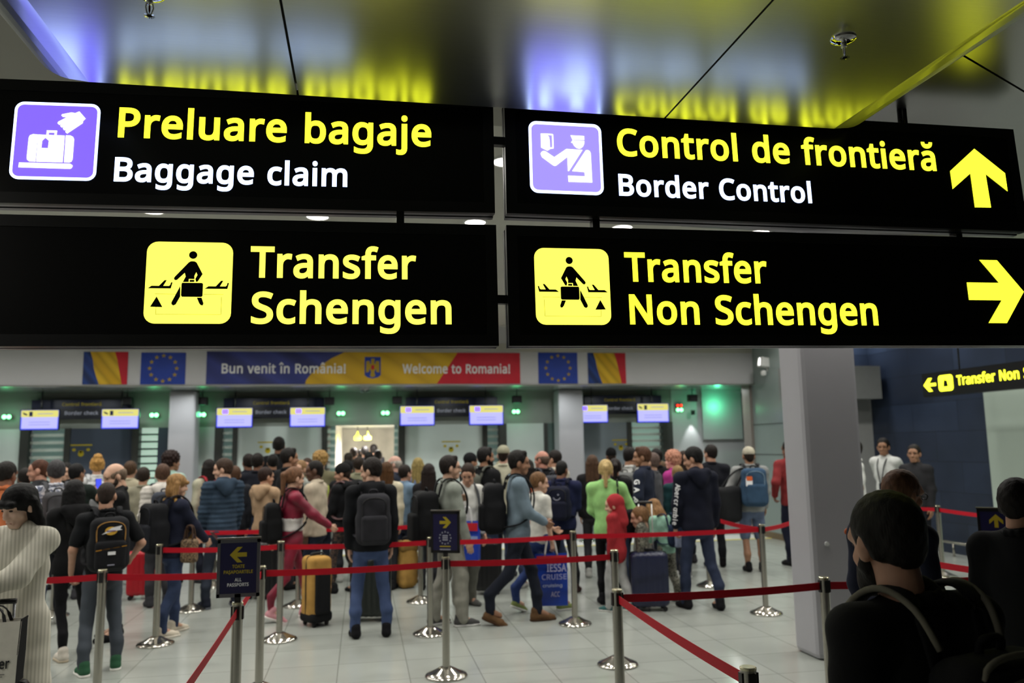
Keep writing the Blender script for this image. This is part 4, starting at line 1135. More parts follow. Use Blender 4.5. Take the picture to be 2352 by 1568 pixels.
for lb, px, py, rd in (('green signal lamp at the edge of the picture, before the first information screen', 15, 957, False), ('green signal lamp beside the brightly lit blind', 354, 953, False),
                       ('green signal lamp just past the first thin pillar', 463, 952, False), ('green signal lamp over the corridor, on the România side', 783, 949, False),
                       ('green signal lamp over the corridor, on the Welcome side', 885, 948, False), ('green signal lamp between the Welcome booth and the second thin pillar', 1185, 945, False),
                       ('signal lamp showing red above green', 1561, 941, True)):
    signal(lb, px, py, rd)
gl = bpy.data.lights.new('green_light', 'POINT')  # added light by the end wall, standing in for a signal lamp's reflected glow
gl.energy, gl.color, gl.shadow_soft_size = 7, (.10, 1, .45), .05
go = bpy.data.objects.new('green_light', gl)
C.objects.link(go)
go.location = tuple(at_y(1650, 932, 16.88))


def speaker(label, px, py):
    Y = 16.85
    c = at_y(px, py, Y)
    t = empty('loudspeaker', (c[0], Y, c[2] - .08))
    tag(t, label, 'speaker', 'black loudspeakers under the soffit')
    box('cabinet', (-.10, -.08, 0), (.10, .08, .16), M['black_plastic'], t, .015)
    box('grille', (-.085, -.086, .015), (.085, -.08, .145), M['rubber'], t)
    tube('bracket', [(0, 0, .15), (0, .0, .30), (.04, 0, SOF - float(t.location.z) - .005)], .010, M['black_plastic'], t)


for lb, px, py in (('black loudspeaker above the screen next to the first thin pillar', 292, 921), ('black loudspeaker just past the first thin pillar', 465, 921), ('black loudspeaker over the corridor, România side', 757, 921),
                   ('black loudspeaker over the corridor, Welcome side', 912, 919), ('black loudspeaker before the second thin pillar', 1187, 917), ('black loudspeaker above the red and green signal', 1590, 914)):
    speaker(lb, px, py)


def floral_sticker(label, px, py, n=0):
    c = at_y(px, py, YB - .003)
    F = Frame((c[0], YB - .001, c[2]), (1, 0, 0), (0, 0, 1))
    o = flat('door_sticker', [[rrect(-.20, .10, .20, .125, .004)], [ngon(0, -.06, .055, .055, 14)], [ngon(-.13, .02, .035, .03, 10)], [ngon(.13, .02, .035, .03, 10)], [[(-.05, .0), (.05, .0), (0, -.06)]]], F, 0, M['sticker'], None, .002)
    tag(o, label, 'sticker', 'yellow stickers on the booth panes')


floral_sticker('yellow sticker on the blue-grey pane of the booth nearest the picture edge', 186, 1035)
floral_sticker('yellow sticker on the pale pane under the words Bun venit', 615, 1028)
floral_sticker('yellow sticker on the pale pane under the words Welcome to Romania', 1036, 1026)
floral_sticker('yellow sticker on the grey pane beyond the second thin pillar', 1426, 1022)

# soffit cameras
t = empty('security_camera', tuple(at_y(1764, 850, 14.6)))
tag(t, 'white security camera hanging by the big grey pillar', 'camera')
o = box('camera_body', (-.20, -.09, .05), (.20, .09, .24), M['white_plastic'], t, .02)
o.rotation_euler = (0, R(8), 0)
box('camera_mount', (-.02, -.02, -.02), (.03, .03, .08), M['white_plastic'], t)
lathe('camera_dome', [(0, -.12), (.05, -.10), (.06, -.05), (.05, -.01), (0, 0)], M['white_plastic'], t, 16, (-.10, 0, 0))
tube('camera_bracket', [(.1, 0, .18), (.1, 0, 4.2 - float(t.location.z))], .015, M['white_plastic'], t)
t = empty('dome_camera', (float(at_y(838, 895, 16.0)[0]), 16.0, SOF))
tag(t, 'small twin dome camera under the soffit over the corridor', 'camera')
lathe('housing', [(.09, 0), (.09, -.04), (0, -.05)], M['white_plastic'], t, 20)
for s in (-1, 1):
    lathe('lens', [(.04, -.04), (.036, -.085), (.015, -.10), (0, -.10)], M['glass_green'], t, 14, (s * .05, -.03, 0))

# wall washers that throw the scallops
for px, py, Y, X, e in ((1596, 957, 16.95, None, 22), ):
    p = at_y(px, py, Y)
    l = bpy.data.lights.new('wall_washer_lamp', 'SPOT')
    l.energy, l.spot_size, l.spot_blend, l.shadow_soft_size = e, R(52), .5, .03
    o = bpy.data.objects.new('wall_washer_lamp', l)
    C.objects.link(o)
    o.location = (p[0], YB - .16, p[2] + .02)
    o.rotation_euler = (R(8), 0, 0)
    t = lathe('wall_washer', [(0, 0), (.045, 0), (.05, .1), (0, .1)], M['black_plastic'], None, 14, (p[0], YB - .16, p[2] + .05))
    tag(t, 'small spotlight that throws a cone of light on the end wall', 'spotlight')
l = bpy.data.lights.new('wall_washer_lamp', 'SPOT')
l.energy, l.spot_size, l.spot_blend, l.shadow_soft_size = 18, R(46), .5, .03
o = bpy.data.objects.new('wall_washer_lamp', l)
C.objects.link(o)
p = at_x(1750, 850, 7.8)
o.location = (7.75, p[1], p[2] + .25)
o.rotation_euler = (0, R(-6), 0)

# ---------------------------------------------------------------- soft bodies
def rc(a, b, ra, rb=None):
    return ('rc', np.array(a, float), np.array(b, float), float(ra), float(ra if rb is None else rb))


def el(c, r, R=None):
    return ('el', np.array(c, float), np.array(r, float), R)


def rbox(c, half, rad, R=None):
    return ('bx', np.array(c, float), np.array(half, float), float(rad), R)


def roti(rx=0, ry=0, rz=0):
    return np.array(Euler((rx, ry, rz)).to_matrix())


def p_bounds(p):
    if p[0] == 'rc':
        r = max(p[3], p[4])
        return np.minimum(p[1], p[2]) - r, np.maximum(p[1], p[2]) + r
    if p[0] == 'el':
        e = p[2] if p[3] is None else np.sqrt(((p[3] * p[2]) ** 2).sum(1))
        return p[1] - e, p[1] + e
    e = p[2] if p[4] is None else (np.abs(p[4]) * p[2]).sum(1)
    return p[1] - e, p[1] + e


def p_eval(p, X, Y, Z):
    if p[0] == 'rc':
        a, b, ra, rb = p[1:]
        d = b - a
        L2 = max(float(d @ d), 1e-9)
        t = ((X - a[0]) * d[0] + (Y - a[1]) * d[1] + (Z - a[2]) * d[2]) / L2
        t = np.clip(t, 0, 1)
        return np.sqrt((X - a[0] - t * d[0]) ** 2 + (Y - a[1] - t * d[1]) ** 2 + (Z - a[2] - t * d[2]) ** 2) - (ra + t * (rb - ra))
    c = p[1]
    x, y, z = X - c[0], Y - c[1], Z - c[2]
    R = p[3] if p[0] == 'el' else p[4]
    if R is not None:
        x, y, z = (R[0, 0] * x + R[1, 0] * y + R[2, 0] * z, R[0, 1] * x + R[1, 1] * y + R[2, 1] * z,
                   R[0, 2] * x + R[1, 2] * y + R[2, 2] * z)
    if p[0] == 'el':
        r = p[2]
        k0 = np.sqrt((x / r[0]) ** 2 + (y / r[1]) ** 2 + (z / r[2]) ** 2)
        k1 = np.sqrt((x / r[0] ** 2) ** 2 + (y / r[1] ** 2) ** 2 + (z / r[2] ** 2) ** 2) + 1e-9
        return k0 * (k0 - 1) / k1
    h, rad = p[2], p[3]
    qx, qy, qz = np.abs(x) - h[0] + rad, np.abs(y) - h[1] + rad, np.abs(z) - h[2] + rad
    return np.sqrt(np.maximum(qx, 0) ** 2 + np.maximum(qy, 0) ** 2 + np.maximum(qz, 0) ** 2) + \
        np.minimum(np.maximum(qx, np.maximum(qy, qz)), 0) - rad


_C = np.array([(i, j, k) for i in (0, 1) for j in (0, 1) for k in (0, 1)])
_E = [(a, b) for a in range(8) for b in range(a + 1, 8) if np.abs(_C[a] - _C[b]).sum() == 1]


def soft(adds, h, k=.03, subs=(), clip=None, warp=None):
    """Surface of a smooth union of simple solids: vertices (n,3), quads (m,4)."""
    lo = np.min([p_bounds(p)[0] for p in adds], 0) - 2.2 * h
    hi = np.max([p_bounds(p)[1] for p in adds], 0) + 2.2 * h
    n = np.ceil((hi - lo) / h).astype(int) + 1
    ax = [lo[i] + h * np.arange(n[i]) for i in range(3)]
    D = np.full(n, .5, np.float32)

    def sl(p, m):
        a, b = p_bounds(p)
        i0 = np.maximum(((a - m - lo) / h).astype(int), 0)
        i1 = np.minimum(((b + m - lo) / h).astype(int) + 2, n)
        s = tuple(slice(i0[i], i1[i]) for i in range(3))
        g = np.ix_(ax[0][s[0]], ax[1][s[1]], ax[2][s[2]])
        return s, g
    for p in adds:
        s, g = sl(p, k + 2 * h)
        d = p_eval(p, *g)
        o = D[s]
        t = np.maximum(k - np.abs(o - d), 0) / k
        D[s] = np.minimum(o, d) - t * t * k * .25
    for p in subs:
        s, g = sl(p, .02)
        if min(D[s].shape) == 0:
            continue
        d = -p_eval(p, *g)
        o = D[s]
        kk = .008
        t = np.maximum(kk - np.abs(o - d), 0) / kk
        D[s] = np.maximum(o, d) + t * t * kk * .25
    G = np.ix_(*ax)
    if warp is not None:
        D = D + warp(*G)
    if clip is not None:
        D = clip(D, *G)
    ins = D < 0
    cnt = np.zeros(n - 1, np.int8)
    for c in _C:
        cnt += ins[c[0]:n[0] - 1 + c[0], c[1]:n[1] - 1 + c[1], c[2]:n[2] - 1 + c[2]]
    act = np.argwhere((cnt > 0) & (cnt < 8))
    vals = np.stack([D[act[:, 0] + c[0], act[:, 1] + c[1], act[:, 2] + c[2]] for c in _C], 1)
    acc = np.zeros((len(act), 3))
    num = np.zeros(len(act))
    for a, b in _E:
        fa, fb = vals[:, a], vals[:, b]
        m = (fa < 0) != (fb < 0)
        t = np.where(m, fa / np.where(m, fa - fb, 1), 0)
        acc += np.where(m[:, None], _C[a] + t[:, None] * (_C[b] - _C[a]), 0)
        num += m
    V = lo + h * (act + acc / num[:, None])
    idx = np.full(n - 1, -1, np.int32)
    idx[tuple(act.T)] = np.arange(len(act))
    quads = []
    for axis in range(3):
        u, v = [(1, 2), (2, 0), (0, 1)][axis]
        A = [slice(None)] * 3
        Bs = [slice(None)] * 3
        A[axis] = slice(0, -1)
        Bs[axis] = slice(1, None)
        fa, fb = ins[tuple(A)], ins[tuple(Bs)]
        e = np.argwhere(fa != fb)
        e = e[(e[:, u] > 0) & (e[:, v] > 0) & (e[:, u] < n[u] - 1) & (e[:, v] < n[v] - 1)]
        if not len(e):
            continue
        q = []
        for du, dv in ((-1, -1), (0, -1), (0, 0), (-1, 0)):
            w = e.copy()
            w[:, u] += du
            w[:, v] += dv
            q.append(idx[tuple(w.T)])
        q = np.stack(q, 1)
        f = fa[tuple(e.T)]
        q = np.where(f[:, None], q, q[:, ::-1])
        quads.append(q)
    return V, np.concatenate(quads)


def merge(parts):
    vs, fs, o = [], [], 0
    for v, f in parts:
        vs.append(v)
        fs.append(f + o)
        o += len(v)
    return np.concatenate(vs), np.concatenate(fs)


def mesh_np(name, V, F, smooth=True):
    me = bpy.data.meshes.new(name)
    n, w = F.shape
    me.vertices.add(len(V))
    me.vertices.foreach_set('co', np.ascontiguousarray(V, np.float32).ravel())
    me.loops.add(n * w)
    me.loops.foreach_set('vertex_index', np.ascontiguousarray(F, np.int32).ravel())
    me.polygons.add(n)
    me.polygons.foreach_set('loop_start', np.arange(0, n * w, w, dtype=np.int32))
    me.polygons.foreach_set('use_smooth', np.full(n, smooth))
    me.update(calc_edges=True)
    return me


def obj_np(name, VF, mat, parent=None):
    me = mesh_np(name, *VF)
    me.materials.append(mat)
    o = bpy.data.objects.new(name, me)
    C.objects.link(o)
    o.parent = parent
    return o

# ---------------------------------------------------------------- people
def head_tpl(k):
    f = k == 'f'
    j = .92 if f else 1.0
    A = [el((0, -.012, .035), (.077, .098, .095)), el((0, .03, -.035), (.060 * j, .062, .085)),
         rc((-.022 * j, .066, -.098), (.022 * j, .066, -.098), .022 * j), el((0, .06, .035), (.058, .04, .045)),
         rc((0, -.022, -.06), (0, -.028, -.115), .057 * j, .056 * j),
         rc((-.035, .066, -.03), (-.045, .045, -.045), .022, .018), rc((.035, .066, -.03), (.045, .045, -.045), .022, .018)]
    B = [rc((0, .092, .012), (0, .110, -.030), .008, .0125), rc((-.011, .098, -.034), (.011, .098, -.034), .008),
         rc((-.018, .087, -.066), (.018, .087, -.066), .0075), rc((-.015, .086, -.078), (.015, .086, -.078), .0075),
         rc((-.045, .082, .026), (.045, .082, .026), .009)]
    for s in (-1, 1):
        B += [el((s * .080, -.012, -.008), (.010, .020, .033), roti(0, 0, s * -.3)), rc((s * .074, -.006, -.03), (s * .078, -.012, -.01), .010)]
    S = [el((s * .031, .096, .006), (.016, .013, .010)) for s in (-1, 1)]
    return soft(A + B, .0065, .018, S)


def hand_tpl(curl):
    """A right hand hanging from the wrist at the origin; palm faces -x, thumb to +y."""
    A = [rc((0, 0, .02), (0, 0, -.02), .021, .022)]
    for i in range(4):
        y = .030 - .0195 * i
        A.append(rc((0, y * .5, -.015), (0, y, -.085), .015, .0125))
        L = (.040, .045, .042, .033)[i]
        a = curl * (.9 + .12 * i)
        p = np.array((0, y, -.088))
        ang = 0
        for n in range(3):
            ang += a
            q = p + np.array((-math.sin(ang), 0, -math.cos(ang))) * L * (1, .72, .55)[n]
            A.append(rc(p, q, .0095 - .0010 * n, .0085 - .0010 * n))
            p = q
    A += [rc((-.004, .020, -.022), (-.018, .052, -.055), .014, .0115), rc((-.018, .052, -.055), (-.030, .055, -.088), .0105, .008)]
    return soft(A, .0048, .006)


def wig(V, amp, fr, seed):
    return amp * np.sin(V[0] * fr + seed) * np.sin(V[1] * fr * 1.1 + 2 * seed) * np.sin(V[2] * fr * .9 + seed)


def hair_tpl(style):
    up = el((0, -.020, .045), (.088, .106, .099))
    nape = el((0, -.055, -.005), (.068, .058, .072))
    side = [rc((s * .076, -.03, .03), (s * .072, -.045, -.03), .016, .012) for s in (-1, 1)]
    faceS = [el((0, .085, -.012), (.064, .060, .078)), el((-.08, .0, -.012), (.03, .026, .036)), el((.08, .0, -.012), (.03, .026, .036)),
             rbox((0, .03, -.14), (.2, .1, .085), .01)]
    fr = 130
    amp = .0022
    if style == 'short':
        A, S = [up, nape] + side, faceS
    elif style == 'buzz':
        A, S = [el((0, -.016, .040), (.0805, .101, .0965)), el((0, -.055, -.02), (.060, .055, .075))], faceS
        amp = .001
    elif style == 'quiff':
        A, S = [up, nape, rc((-.03, .045, .108), (.03, .05, .110), .026, .026)] + side, faceS
    elif style == 'bald':
        A, S = [el((0, -.018, .02), (.086, .104, .07)), nape], faceS + [el((0, .03, .10), (.10, .13, .065))]
        amp = .001
    elif style == 'curly':
        A, S = [el((0, -.02, .06), (.115, .12, .115)), el((0, -.06, 0), (.09, .07, .09))], faceS
        amp, fr = .012, 90
    elif style == 'long':
        A = [up, nape] + side + [rc((s * .05, -.05, 0), (s * .075, -.075, -.34), .055, .035) for s in (-1, 1)] + \
            [rc((0, -.07, .0), (0, -.095, -.36), .06, .04)] + [rc((s * .08, .0, .0), (s * .085, .03, -.20), .022, .018) for s in (-1, 1)]
        S = [el((0, .09, -.02), (.062, .062, .085)), rc((0, .05, -.1), (0, .03, -.3), .05)]
    elif style == 'bob':
        A = [el((0, -.018, .043), (.092, .110, .096)), el((0, -.05, -.05), (.090, .070, .115))] + \
            [rc((s * .088, -.03, .02), (s * .092, -.035, -.13), .026, .032) for s in (-1, 1)] + [rc((-.05, .090, .045), (.05, .090, .045), .022)]
        S = [el((0, .085, -.055), (.060, .055, .080)), rc((0, .05, -.1), (0, .03, -.3), .045)]
    elif style == 'pony':
        A = [up, nape] + side + [rc((0, -.115, .06), (0, -.15, .03), .030, .034), rc((0, -.15, .03), (0, -.135, -.20), .036, .022)]
        S = faceS
    elif style == 'bun':
        A, S = [up, nape] + side + [el((0, -.075, .125), (.055, .055, .05)), el((0, -.10, .06), (.05, .05, .05))], faceS
        amp = .006
    elif style == 'cap':
        A = [el((0, -.014, .055), (.088, .108, .088)), rbox((0, .125, .045), (.065, .055, .006), .005, roti(-.18, 0, 0))]
        S = [rbox((0, 0, -.07), (.2, .2, .095), .005)]
        amp = 0
    elif style == 'beanie':
        A, S, amp = [el((0, -.016, .055), (.092, .112, .100)), rc((0, -.014, .02), (0, -.014, .03), .085)], [rbox((0, 0, -.1), (.2, .2, .11), .005)], .002
    elif style == 'hood':
        A = [el((0, -.024, .03), (.094, .115, .112)), rc((0, -.05, -.06), (0, -.05, -.2), .082, .09)]
        S = [el((0, .105, -.01), (.066, .085, .095))]
        amp = .004
        fr = 40
    elif style == 'beard':
        A = [el((0, .035, -.066), (.064 * 1.02, .066, .064)), rc((-.03, .066, -.105), (.03, .066, -.105), .026)] + \
            [rc((s * .062, .02, -.05), (s * .070, -.0, .0), .016, .008) for s in (-1, 1)]
        S = [el((0, .10, -.028), (.030, .03, .036)), rc((-.016, .10, -.072), (.016, .10, -.072), .009), rbox((0, 0, .07), (.2, .2, .08), .01)]
        amp = .002
    return soft(A, .0065, .022, S, warp=(lambda *g: wig(g, amp, fr, 1.3)) if amp else None)


_T = {}


def tpl(fn, *a):
    k = (fn.__name__,) + a
    if k not in _T:
        _T[k] = fn(*a)
    return _T[k]


def shoe_tpl():
    A = [rc((0, -.055, .042), (0, .09, .034), .044, .038), rc((0, .09, .032), (.0, .15, .026), .040, .028), rc((0, -.045, .05), (0, -.04, .105), .046, .047)]
    return soft(A, .009, .02, clip=lambda D, X, Y, Z: np.maximum(D, .0 - Z))


def sole_tpl():
    A = [rc((0, -.055, .012), (0, .10, .012), .049, .046), rc((0, .10, .012), (.0, .155, .012), .044, .032)]
    return soft(A, .008, .02, clip=lambda D, X, Y, Z: np.maximum(np.maximum(D, -Z), Z - .024))


PLACED = []


def circles(P, face, pack):
    c = [(P[0], P[1], .24)]
    if pack:
        a = R(face)
        c.append((P[0] + .29 * math.sin(a), P[1] - .29 * math.cos(a), .17))
    return c


def register(P, face, pack):
    PLACED.extend(circles(P, face, pack))


def free_depth(px, yt, Z, face, pack):
    """The distance nearest to Z at which this figure bumps into nobody."""
    best = None
    for sg in (1, -1):
        for k in range(0, 70):
            z = Z + sg * k * .05
            if z < 8.2 or z > 14.4 or (sg < 0 and k > 16):
                continue
            P = at_depth(px, yt, z)
            cs = circles(P, face - math.degrees(math.atan2(P[0], P[1])), pack)
            pen = sum(max(a[2] + b[2] - math.hypot(a[0] - b[0], a[1] - b[1]), 0) for a in cs for b in PLACED)
            if pen == 0:
                return z
            if best is None or pen + k * .002 < best[0]:
                best = (pen + k * .002, z)
    return best[1]


def eye_tpl():
    return merge([soft([el((s * .031, .0850, .006), (.0125, .0095, .0065))], .0035) for s in (-1, 1)])


def brow_tpl():
    return merge([soft([rc((s * .016, .0985, .025), (s * .047, .0890, .027), .0050, .0038)], .004) for s in (-1, 1)])


def mouth_tpl():
    return soft([rc((-.019, .0935, -.0715), (.019, .0935, -.0715), .0050)], .003)


def glasses_tpl():
    A = []
    for s in (-1, 1):
        c = np.array((s * .033, .108, .004))
        r = [c + np.array((.024 * math.cos(t), 0, .017 * math.sin(t))) for t in np.linspace(0, 2 * PI, 13)]
        A += [rc(r[i], r[i + 1], .0028) for i in range(12)]
        A.append(rc((s * .057, .106, .006), (s * .080, .0, .004), .0026))
    A.append(rc((-.009, .110, .006), (.009, .110, .006), .0026))
    return soft(A, .0028, .003)


def ik(a, t, l1, l2, pole):
    a, t = np.array(a, float), np.array(t, float)
    d = t - a
    L = np.linalg.norm(d)
    m = (l1 + l2) * .995
    if L > m:
        d = d / L * m
        t = a + d
        L = m
    u = d / L
    x = (l1 * l1 - l2 * l2 + L * L) / (2 * L)
    hgt = math.sqrt(max(l1 * l1 - x * x, 0))
    p = np.array(pole, float)
    p = p - u * (p @ u)
    p /= np.linalg.norm(p) + 1e-9
    return a + u * x + p * hgt, t


ARM = dict(down=(.215, .03, .84), phone=(.07, .33, 1.16), front=(.08, .27, 1.02), strap=(.13, .13, 1.27), reach=(.22, .52, 1.02),
           pull=(.24, -.22, .80), hip=(.24, .06, .98), cross=(-.06, .20, 1.12), back=(.10, -.16, .98), ear=(.13, .10, 1.55),
           low=(.215, .14, .82), bag=(.27, .02, .83), fold=(.04, .24, 1.10), up=(.18, .42, 1.42))
LEG = dict(stand=((-.10, .0, 0), (.10, .0, 0)), wide=((-.17, .02, 0), (.17, -.02, 0)), walk=((-.09, -.30, .05), (.09, .30, 0)),
           walk2=((-.09, .28, 0), (.09, -.30, .05)), step=((-.10, .12, 0), (.10, -.12, 0)), step2=((-.10, -.12, 0), (.10, .12, 0)))


def person(label, px, yt, Z=None, feet=None, face=0, k='m', top='jacket', tc='333333', bot='jeans', bc='34415a', shoe='222222', hair='short',
           hc='1d1613', skin='c08a68', arms=('down', 'down'), legs='stand', head=(0, 0), beard=None, glasses=False, band=None, w=1.0, sole=None,
           extra=None, lean=0, h=.0165, group=None, mats={}, free=False, pack=False, hoff=0):
    """One standing figure. px, yt: where its head-top shows; Z: distance along the lens axis (or from the feet row)."""
    if Z is None:
        Z = depth_of_feet(px, feet)
    if free:
        Z = free_depth(px, yt, Z, face, pack)
    P = at_depth(px, yt, Z)
    az = math.degrees(math.atan2(P[0], P[1]))
    face = face - az                    # 0 = back turned straight to the camera's side of the hall
    register(P, face, pack)
    s = P[2] / 1.75
    P = P - np.array((math.cos(R(face)), math.sin(R(face)), 0)) * hoff * s
    child = k == 'c'
    hs = 1.0 / s * (.94 if child else 1.0) if child else 1.0
    root = empty('person', (P[0], P[1], 0), R(face))
    tag(root, label, 'person', group or 'travellers waiting in the passport queue')
    root.scale = (s, s, s)
    wd = w * (.90 if k == 'f' else .95 if child else 1.0)
    ln = math.tan(R(lean))

    def L_(p):
        p = np.array(p, float)
        p[1] += ln * max(p[2] - .95, 0)
        return p
    # ---- joints
    J = {}
    for sd, nm in ((-1, 0), (1, 1)):
        sh = L_((sd * .185 * wd, -.005, 1.415))
        ap = arms[nm]
        t = ARM[ap] if isinstance(ap, str) else ap
        t = np.array((sd * t[0] * (wd if t[0] > .15 else 1), t[1], t[2]))
        e, wr = ik(sh, L_(t), .285, .255, (sd * .55, -.75, -.35))
        J['s', sd], J['e', sd], J['w', sd] = sh, e, wr
        lx, ly, lz = (LEG[legs] if isinstance(legs, str) else legs)[nm]
        hp = np.array((sd * .085, 0, .92))
        kn, an = ik(hp, (lx, ly - .02, .085 + lz), .43, .415, (sd * .12, 1, 0))
        J['h', sd], J['k', sd], J['a', sd], J['f', sd] = hp, kn, an, (lx, ly, lz)
    hd = L_((0, .012 + .09 * math.sin(R(max(head[1], 0))), 1.635 - .03 * math.sin(R(abs(head[1])))))
    hd = hd + np.array((hoff, 0, 0))
    if child:
        hd = hd - np.array((0, 0, .095 * (hs - 1)))
    Rh = roti(R(-head[1]), 0, R(head[0]))
    lt = .0 if bot == 'shorts' else .016
    # ---- body: head, neck, trunk, arms, hands and legs in one skin
    A = [el((0, 0, 1.28), (.15 * wd, .095, .20)), el((0, -.005, .98), (.14 * wd, .095, .17))]
    A[0] = el(L_(A[0][1]), A[0][2])
    A.append(rc(L_((0, -.012, 1.40)), hd + (0, -.022, -.08), .068 if k == 'm' else .056, .057 if k == 'm' else .048))
    for sd in (-1, 1):
        A += [rc(L_((sd * .05, 0, 1.42)), J['s', sd], .048, .050), rc(J['s', sd], J['e', sd], .047, .038), rc(J['e', sd], J['w', sd], .038, .027),
              rc(J['h', sd], J['k', sd], .066 - lt, .050 - lt), rc(J['k', sd], J['a', sd] + (0, -.012, .16), .048 - lt, .050 - lt),
              rc(J['a', sd] + (0, -.012, .16), J['a', sd], .048 - lt, .034), rc(J['a', sd], J['a', sd] + (0, .10, -.045), .034, .028)]
    parts = [soft(A, .020, .03)]
    hv, hf = tpl(head_tpl, 'f' if k != 'm' else 'm')
    parts.append((hv @ Rh.T * hs + hd, hf))
    for sd in (-1, 1):
        v, f = tpl(hand_tpl, .55 if arms[(sd + 1) // 2] not in ('down', 'low') else .28)
        v = v * (1, 1, 1)
        if sd < 0:
            v = v * (-1, 1, 1)
            f = f[:, ::-1]
        d = J['w', sd] - J['e', sd]
        d /= np.linalg.norm(d)
        zax = -d
        xax = np.array((sd * 1.0, 0, 0)) - zax * (sd * zax[0])
        if np.linalg.norm(xax) < .3:
            xax = np.array((0, 0, 1.0)) - zax * zax[2]
        xax = xax / np.linalg.norm(xax) * sd
        yax = np.cross(zax, xax)
        parts.append((v @ np.stack([xax, yax, zax], 1).T * (.86 if k != 'm' else .95) + J['w', sd], f))
    skm = skin_mat(skin)
    obj_np('body', merge(parts), skm, root)

    def on_head(nm, VF, m):
        o = obj_np(nm, VF, m, root)
        o.matrix_local = Matrix.Translation(hd) @ Matrix(Rh).to_4x4() @ Matrix.Scale(hs, 4)
        return o
    on_head('eye', tpl(eye_tpl), EYE_M)
    on_head('eyebrow', tpl(brow_tpl), hair_mat(hc if hair != 'bald' else '3a2c22'))
    on_head('mouth', tpl(mouth_tpl), LIP_M)
    hat = {'cap': 'cap', 'beanie': 'beanie', 'hood': 'hood'}
    if hair in hat:
        on_head(hat[hair], tpl(hair_tpl, hair), cloth(hc))
        on_head('hair', tpl(hair_tpl, 'buzz'), hair_mat('241a14'))
    elif hair:
        on_head('hair', tpl(hair_tpl, hair), hair_mat(hc))
    if beard:
        on_head('beard', tpl(hair_tpl, 'beard'), hair_mat(beard))
    if glasses:
        on_head('glasses', tpl(glasses_tpl), M['black_plastic'])
    # ---- upper garment
    ph = (px * 7.1) % 6.28
    th = dict(puffer=.022, coat=.018, hoodie=.012, tee=.0, jacket=.008, suit=.006, hood=.012).get(top, .008)
    hem = dict(coat=.42, puffer=.80, tee=.86, hood=.72, suit=.76).get(top, .84)
    A = [el(L_((0, .0, 1.27)), (.178 * wd + th, .118 + th, .235)), el(L_((0, -.002, 1.05)), ((.162 if k == 'm' else .148) * wd + th, .112 + th, .22)),
         el((0, -.008, .90), (.168 * (wd if k == 'm' else 1.0) + th, .125 + th, .20)), rc(L_((0, -.02, 1.43)), L_((0, -.012, 1.485)), .075 + th * .6, .066 + th * .6)]
    if k == 'f':
        A.append(rc(L_((-.06, .07, 1.27)), L_((.06, .07, 1.27)), .055 + th * .5))
    if top == 'coat':
        A += [rc((0, -.01, .9), (0, -.01, .40), .165, .20)]
    for sd in (-1, 1):
        s_, e_, w_ = J['s', sd], J['e', sd], J['w', sd]
        A.append(rc(L_((sd * .06, -.012, 1.445)), s_, .062 + th * .6, .066 + th * .6))
        if top in ('tee',):
            A.append(rc(s_, s_ + (e_ - s_) * .72, .066, .064))
        else:
            A += [rc(s_, e_, .064 + th * .7, .054 + th * .8), rc(e_, e_ + (w_ - e_) * .93, .053 + th * .8, .040 + th * .7)]
    hoodp = None
    if top in ('hoodie', 'puffer') and hair != 'hood':
        hoodp = [rc(L_((-.085, -.105, 1.475)), L_((.085, -.105, 1.475)), .056), el(L_((0, -.135, 1.425)), (.105, .050, .085)), el(L_((0, -.150, 1.385)), (.060, .038, .075)),
              rc(L_((-.085, -.06, 1.485)), L_((-.07, .03, 1.45)), .035), rc(L_((.085, -.06, 1.485)), L_((.07, .03, 1.45)), .035)]

    def warp(X, Y, Z):
        d = .0035 * np.sin(37 * Z + 15 * X + ph) * np.sin(13 * Y + 17 * X - 9 * Z + 2 * ph)
        if top == 'puffer':
            d = d + .007 * np.cos(2 * PI * Z / .058)
        return d
    tm = cloth(tc)
    g = obj_np({'tee': 't_shirt', 'hoodie': 'hooded_sweatshirt', 'suit': 'suit_jacket', 'puffer': 'puffer_jacket', 'coat': 'long_coat', 'hood': 'hooded_sweatshirt'}.get(top, 'jacket'),
               soft(A, h, .035, clip=lambda D, X, Y, Z: np.maximum(D, hem - Z), warp=warp), mats.get('top', tm), root)
    if hoodp:
        obj_np('hood', soft(hoodp, .012, .02, warp=lambda X, Y, Z: .004 * np.sin(40 * X + ph) * np.sin(30 * Z)), mats.get('top', tm), root)
    elif hair != 'hood':
        cc = (hd + L_((0, -.012, 1.47))) * (.28, .28, 0) + (0, -.004, 1.482)
        cc[:2] = (L_((0, -.012, 1.48))[:2] * .75 + (hd - (0, .02, 0))[:2] * .25)
        ra_ = (.074 if k == 'm' else .064) + th * .4
        rg = [cc + np.array((ra_ * math.cos(t), ra_ * .98 * math.sin(t), -.022 * math.sin(t))) for t in np.linspace(0, 2 * PI, 15)]
        tube_np = soft([rc(rg[i] - (0, 0, .012), rg[i] + (0, 0, .010), .0125) for i in range(14)] + [rc(rg[i], rg[i + 1], .013) for i in range(14)], .010, .01)
        obj_np('collar', tube_np, mats.get('collar', tm), root)
    if band:
        bc_, z0, z1 = band
        A2 = [el(q[1], q[2] + .006) for q in A if q[0] == 'el']
        obj_np('chest_stripe', soft(A2, h, .035, clip=lambda D, X, Y, Z: np.maximum(np.maximum(D, z0 - Z), Z - z1), warp=warp), cloth(bc_), root)
    # ---- lower garment
    fat = dict(jeans=0, slim=-.012, wide=.016, shorts=.014).get(bot, 0)
    A = [el((0, -.006, .93), (.155, .112, .15)), el((0, -.022, .86), (.150, .112, .11))]
